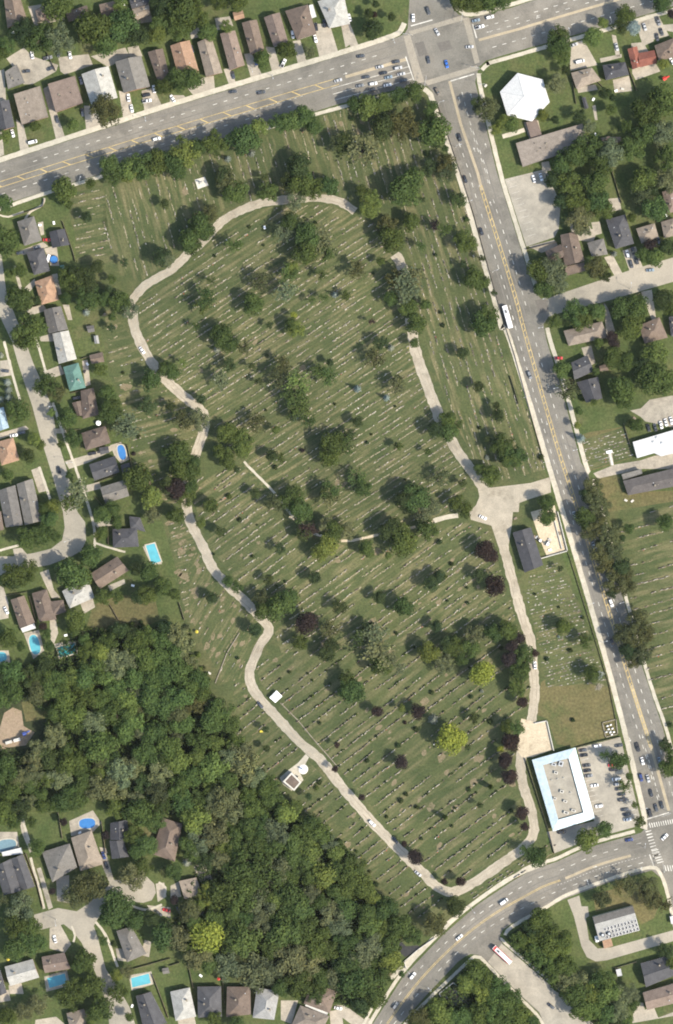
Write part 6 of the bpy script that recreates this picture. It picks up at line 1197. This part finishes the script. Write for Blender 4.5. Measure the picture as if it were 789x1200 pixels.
for t, pts in [('A1', ((65, 210), (130, 190), (200, 165), (205, 130))), ('A1', ((290, 235), (310, 290), (340, 380), (350, 420))), ('A1', ((125, 640), (190, 620))), ('A2', ((375, 82), (470, 52), (480, 60))), ('A2', ((330, 240), (400, 222))), ('A2', ((300, 410), (375, 408))), ('A2', ((540, 470), (590, 480), (615, 600))), ('A2', ((440, 655), (540, 618))), ('A3', ((500, 65), (502, 150))), ('A3', ((35, 385), (125, 370))), ('A3', ((138, 390), (170, 510))), ('A3', ((510, 430), (550, 500))), ('B5', ((80, 500), (105, 620))), ('B5', ((240, 570), (250, 690))), ('B5', ((-5, 520), (40, 505))), ('A5', ((610, 535), (700, 510), (789, 485))), ('A5', ((705, 560), (740, 650), (780, 760))), ('A5', ((120, 0), (170, 130), (200, 250))), ('A4', ((270, 600), (290, 720))), ('A4', ((470, 640), (490, 789))), ('D2', ((560, 380), (590, 480))), ('D4', ((340, 300), (450, 270), (545, 250))), ('D4', ((105, 350), (215, 690), (240, 789))), ('D0', ((580, 310), (620, 420))), ('D0', ((440, 380), (500, 440))), ('D0', ((320, 350), (340, 480))), ('D1', ((505, 0), (550, 150))), ('D1', ((110, 365), (250, 330))), ('D1', ((480, 640), (650, 560))), ('D5', ((520, 530), (620, 500))), ('D5', ((610, 640), (620, 720))), ('B0', ((195, 210), (215, 290))), ('A0', ((75, 30), (150, 210))), ('A0', ((215, 240), (260, 330))), ('D2', ((35, 160), (75, 290))), ('A2', ((440, 720), (500, 790))), ('B3', ((40, 420), (65, 500)))]:
    fence('brown board fence', [TP(T[t], *p) for p in pts])
fence('low brown picket fence along the eastern edge of the cemetery by the pavement', [(513, 122), (541, 206), (555, 250), (586, 362), (603, 415), (636, 535)], 1.0, 'wood', True)
fence('low brown fence along the lower eastern edge of the cemetery', [(666, 648), (690, 725), (714, 803), (722, 845)], 1.0, 'wood', True)
fence('pale concrete wall around the gravel bay', [TP(T['D4'], *p) for p in ((150, 188), (205, 176), (236, 312))], 1.1, 'concrete', True, 'retaining_wall')
fence('pale wall along the eastern and southern sides of the gravel yard', [TP(T['D3'], *p) for p in ((255, 0), (300, 180), (180, 214))], 1.3, 'concrete', True, 'boundary_wall')
fence('inner low wall of the gravel yard with stacked material', [TP(T['D3'], *p) for p in ((235, 20), (275, 170))], .9, 'concrete', True, 'boundary_wall')
fence('white headwall of the culvert on the southern side of the curved road', [TP(T['C5'], *p) for p in ((460, 660), (452, 648), (518, 597), (535, 612))], 1.0, 'concrete', True, 'parapet_wall')
fence('white headwall of the stream culvert on the northern side of the curved road', [TP(T['C5'], *p) for p in ((300, 530), (292, 500), (355, 445), (432, 392))], 1.0, 'concrete', True, 'parapet_wall')
fence('long low stone kerb wall on the western slope', [TP(T['B3'], *p) for p in ((318, 560), (262, 650), (208, 789))], .5, 'oldstone', True, 'boundary_wall')
fence('thin low stone edging beside the gazebo and the lane', [TP(T['B4'], *p) for p in ((510, 95), (590, 175), (660, 260), (765, 380))], .35, 'oldstone', True, 'boundary_wall')
fence('low stone wall round the upright monuments', [(706, 847), (722, 843), (724, 860), (710, 864), (706, 847)], .6, 'oldstone', True, 'boundary_wall')
for i, (x, y) in enumerate([(485, 200), (500, 195), (490, 215), (508, 212), (480, 228), (498, 230), (515, 228), (505, 240)]):
    p = TP(T['D4'], x, y); m_ = MB(); m_.box((0, 0), (1.3, 1.0, .25), .3, 'stone'); m_.box((0, 0), (1.0, .5, 1.2+.15*(i % 3)), .3, 'white', z0=.25); o = m_.obj('monument_stone'); o.location = W(p, 0.01)
    o['label'] = 'white upright monument stone inside the walled enclosure by the road'; o['category'] = 'monument'; o['group'] = 'white stones in the walled enclosure'
# garden things
def parasol(t, x, y, mat, desc):
    p = TP(T[t], x, y); r = empty('parasol', W(p)); tag(r, desc, 'parasol', p, fixed=True)
    m_ = MB(); m_.disc((0, 0), 1.6 if mat == 'white' else 1.0, 2.2, 2.7, mat, 8, 0.0); m_.obj('canopy', r); m_ = MB(); m_.tube((0, 0, 0), (0, 0, 2.5), .04, .04, 'metal'); m_.obj('pole', r)
parasol('A2', 457, 378, 'white', 'white round parasol in the garden between two brown-roofed houses')
parasol('A5', 40, 488, 'yellowflower', 'small yellow parasol beside the pale grey gabled house')
parasol('B5', 223, 578, 'red', 'small red parasol on the lawn of the charcoal hipped house')
parasol('B3', 122, 553, 'yellowflower', 'small yellow canopy in the western slope of the cemetery')
def playset(t, x, y, mat, desc):
    p = TP(T[t], x, y); r = empty('play_frame', W(p), .5); tag(r, desc, 'play frame', p, fixed=True)
    m_ = MB(); m_.box((0, 0), (1.8, 1.8, .12), 0, 'wood', z0=1.4)
    for a in (-.85, .85):
        for b in (-.85, .85): m_.box((a, b), (.12, .12, 2.6), 0, 'wood')
    m_.obj('tower', r); m_ = MB(); m_.face([(-1.1, -1.1, 2.6), (1.1, -1.1, 2.6), (1.1, 0, 3.2), (-1.1, 0, 3.2)], mat); m_.face([(1.1, 1.1, 2.6), (-1.1, 1.1, 2.6), (-1.1, 0, 3.2), (1.1, 0, 3.2)], mat); m_.obj('roof', r)
    m_ = MB(); m_.face([(.9, -.4, 1.45), (3.4, -.4, .2), (3.4, .4, .2), (.9, .4, 1.45)], mat); m_.obj('slide', r)
playset('A4', 115, 235, 'blue', 'blue play frame with a slide in the bare earth clearing')
playset('D0', 748, 365, 'red', 'red play frame on the lawn behind the red-roofed house')
SMALL = [('A2', 392, 140, 'dark'), ('A2', 405, 105, 'white'), ('A3', 195, 120, 'white'), ('A3', 615, 340, 'white'), ('A3', 305, 570, 'white'), ('A1', 185, 252, 'white'), ('A1', 250, 242, 'white'), ('B5', 140, 565, 'white'), ('B5', 205, 268, 'wood'), ('D0', 420, 460, 'white'), ('D0', 430, 622, 'white'), ('D0', 525, 420, 'white'), ('D0', 555, 412, 'stone'), ('D1', 755, 208, 'white'), ('D2', 610, 355, 'wood'), ('A4', 370, 693, 'white'), ('A5', 612, 705, 'white'), ('A5', 660, 455, 'wood'), ('C0', 668, 397, 'stone'), ('B3', 180, 745, 'stone'), ('B4', 420, 225, 'yellowflower'), ('A0', 60, 150, 'white'), ('B1', 435, 263, 'white'), ('D3', 150, 115, 'wood'), ('D3', 220, 175, 'white'), ('D3', 265, 100, 'wood'), ('D3', 60, 30, 'wood'), ('D2', 570, 735, 'stone'), ('D2', 600, 738, 'stone')]
for t, x, y, mt in SMALL:
    p = TP(T[t], x, y); r = empty('garden_table', W(p), gr.uniform(0, 3)); tag(r, {'white': 'small white', 'dark': 'small dark', 'wood': 'small brown', 'stone': 'small pale', 'yellowflower': 'small yellow'}[mt]+' garden table', 'table', p)
    m_ = MB(); m_.box((0, 0), (1.9, 1.2, .1), 0, mt, z0=.68); m_.obj('tabletop', r)
    for a in (-.8, .8): m_ = MB(); m_.box((a, 0), (.12, .9, .68), 0, mt); m_.obj('leg', r)
# the white T-shaped marker in the small field
p = TP(T['D2'], 497, 530); r = empty('cross_paving', W(p)); tag(r, 'white T-shaped stone marker lying in the small brown marker field', 'monument', p, fixed=True)
b_ = W(p); m_ = MB(); m_.prism([((W(TP(T['D2'], *a))-b_).x, (W(TP(T['D2'], *a))-b_).y) for a in ((490, 515), (500, 513), (514, 572), (504, 574))], 0.0, .3, 'stone'); m_.obj('stem', r)
m_ = MB(); m_.prism([((W(TP(T['D2'], *a))-b_).x, (W(TP(T['D2'], *a))-b_).y) for a in ((478, 508), (506, 502), (508, 514), (481, 519))], 0.0, .6, 'white'); m_.obj('cross_bar', r)
finish_labels()
# ================================================================== LIGHT, SKY, CAMERA
EL, AZX, AZY = radians(47), 0.90, -0.42               # towards the sun, in the ground plan
n_ = sqrt(AZX**2+AZY**2); dirv = Vector((AZX/n_*cos(EL), AZY/n_*cos(EL), sin(EL)))
sun = bpy.data.lights.new('sun', 'SUN'); sun.energy = 4.2; sun.angle = radians(0.55); sun.color = (1.0, 0.92, 0.79)
so = bpy.data.objects.new('sun', sun); COL.objects.link(so); so.rotation_euler = dirv.to_track_quat('Z', 'Y').to_euler(); so.location = dirv*400
w = bpy.data.worlds.new('World'); SC.world = w; w.use_nodes = True
nt = w.node_tree; sky = nt.nodes.new('ShaderNodeTexSky'); sky.sky_type = 'NISHITA'; sky.sun_disc = False
sky.sun_elevation = EL; sky.sun_rotation = atan2(dirv.x, dirv.y); sky.air_density = 1.4; sky.dust_density = 1.6
nt.links.new(sky.outputs[0], nt.nodes['Background'].inputs[0]); nt.nodes['Background'].inputs[1].default_value = 0.148
cam = bpy.data.cameras.new('camera'); co = bpy.data.objects.new('camera', cam); COL.objects.link(co)
HC = 2200.0; co.location = (0, 0, HC); co.rotation_euler = (0, 0, 0)
cam.sensor_fit = 'VERTICAL'; cam.sensor_height = 24; cam.lens = 24*HC/(1200*S); cam.clip_start = 10; cam.clip_end = 12000
SC.camera = co
hm = MB(); hm.prism([(-5100, -5100), (5100, -5100), (5100, 5100), (-5100, 5100)], -1, HC+40, 'white', bottom=True); hz_ = struct(hm.obj('haze'), kind='stuff')
hmat = bpy.data.materials.new('thin_haze'); hmat.use_nodes = True; hn = hmat.node_tree; hn.nodes.remove(hn.nodes['Principled BSDF'])
pv = hn.nodes.new('ShaderNodeVolumePrincipled'); pv.inputs['Color'].default_value = (0.92, 0.94, 0.94, 1); pv.inputs['Density'].default_value = 4.2e-6; hn.links.new(pv.outputs[0], hn.nodes['Material Output'].inputs['Volume'])
hz_.data.materials.clear(); hz_.data.materials.append(hmat); hz_['label'] = 'thin pale summer haze over the whole district'; hz_['category'] = 'haze'
SC.render.engine = 'CYCLES'; SC.cycles.max_bounces = 5; SC.cycles.diffuse_bounces = 3; SC.cycles.filter_width = 1.9
v = SC.view_settings; v.view_transform = 'Standard'; v.look = 'None'; v.exposure = 0.86; v.gamma = 1.0; v.use_curve_mapping = False
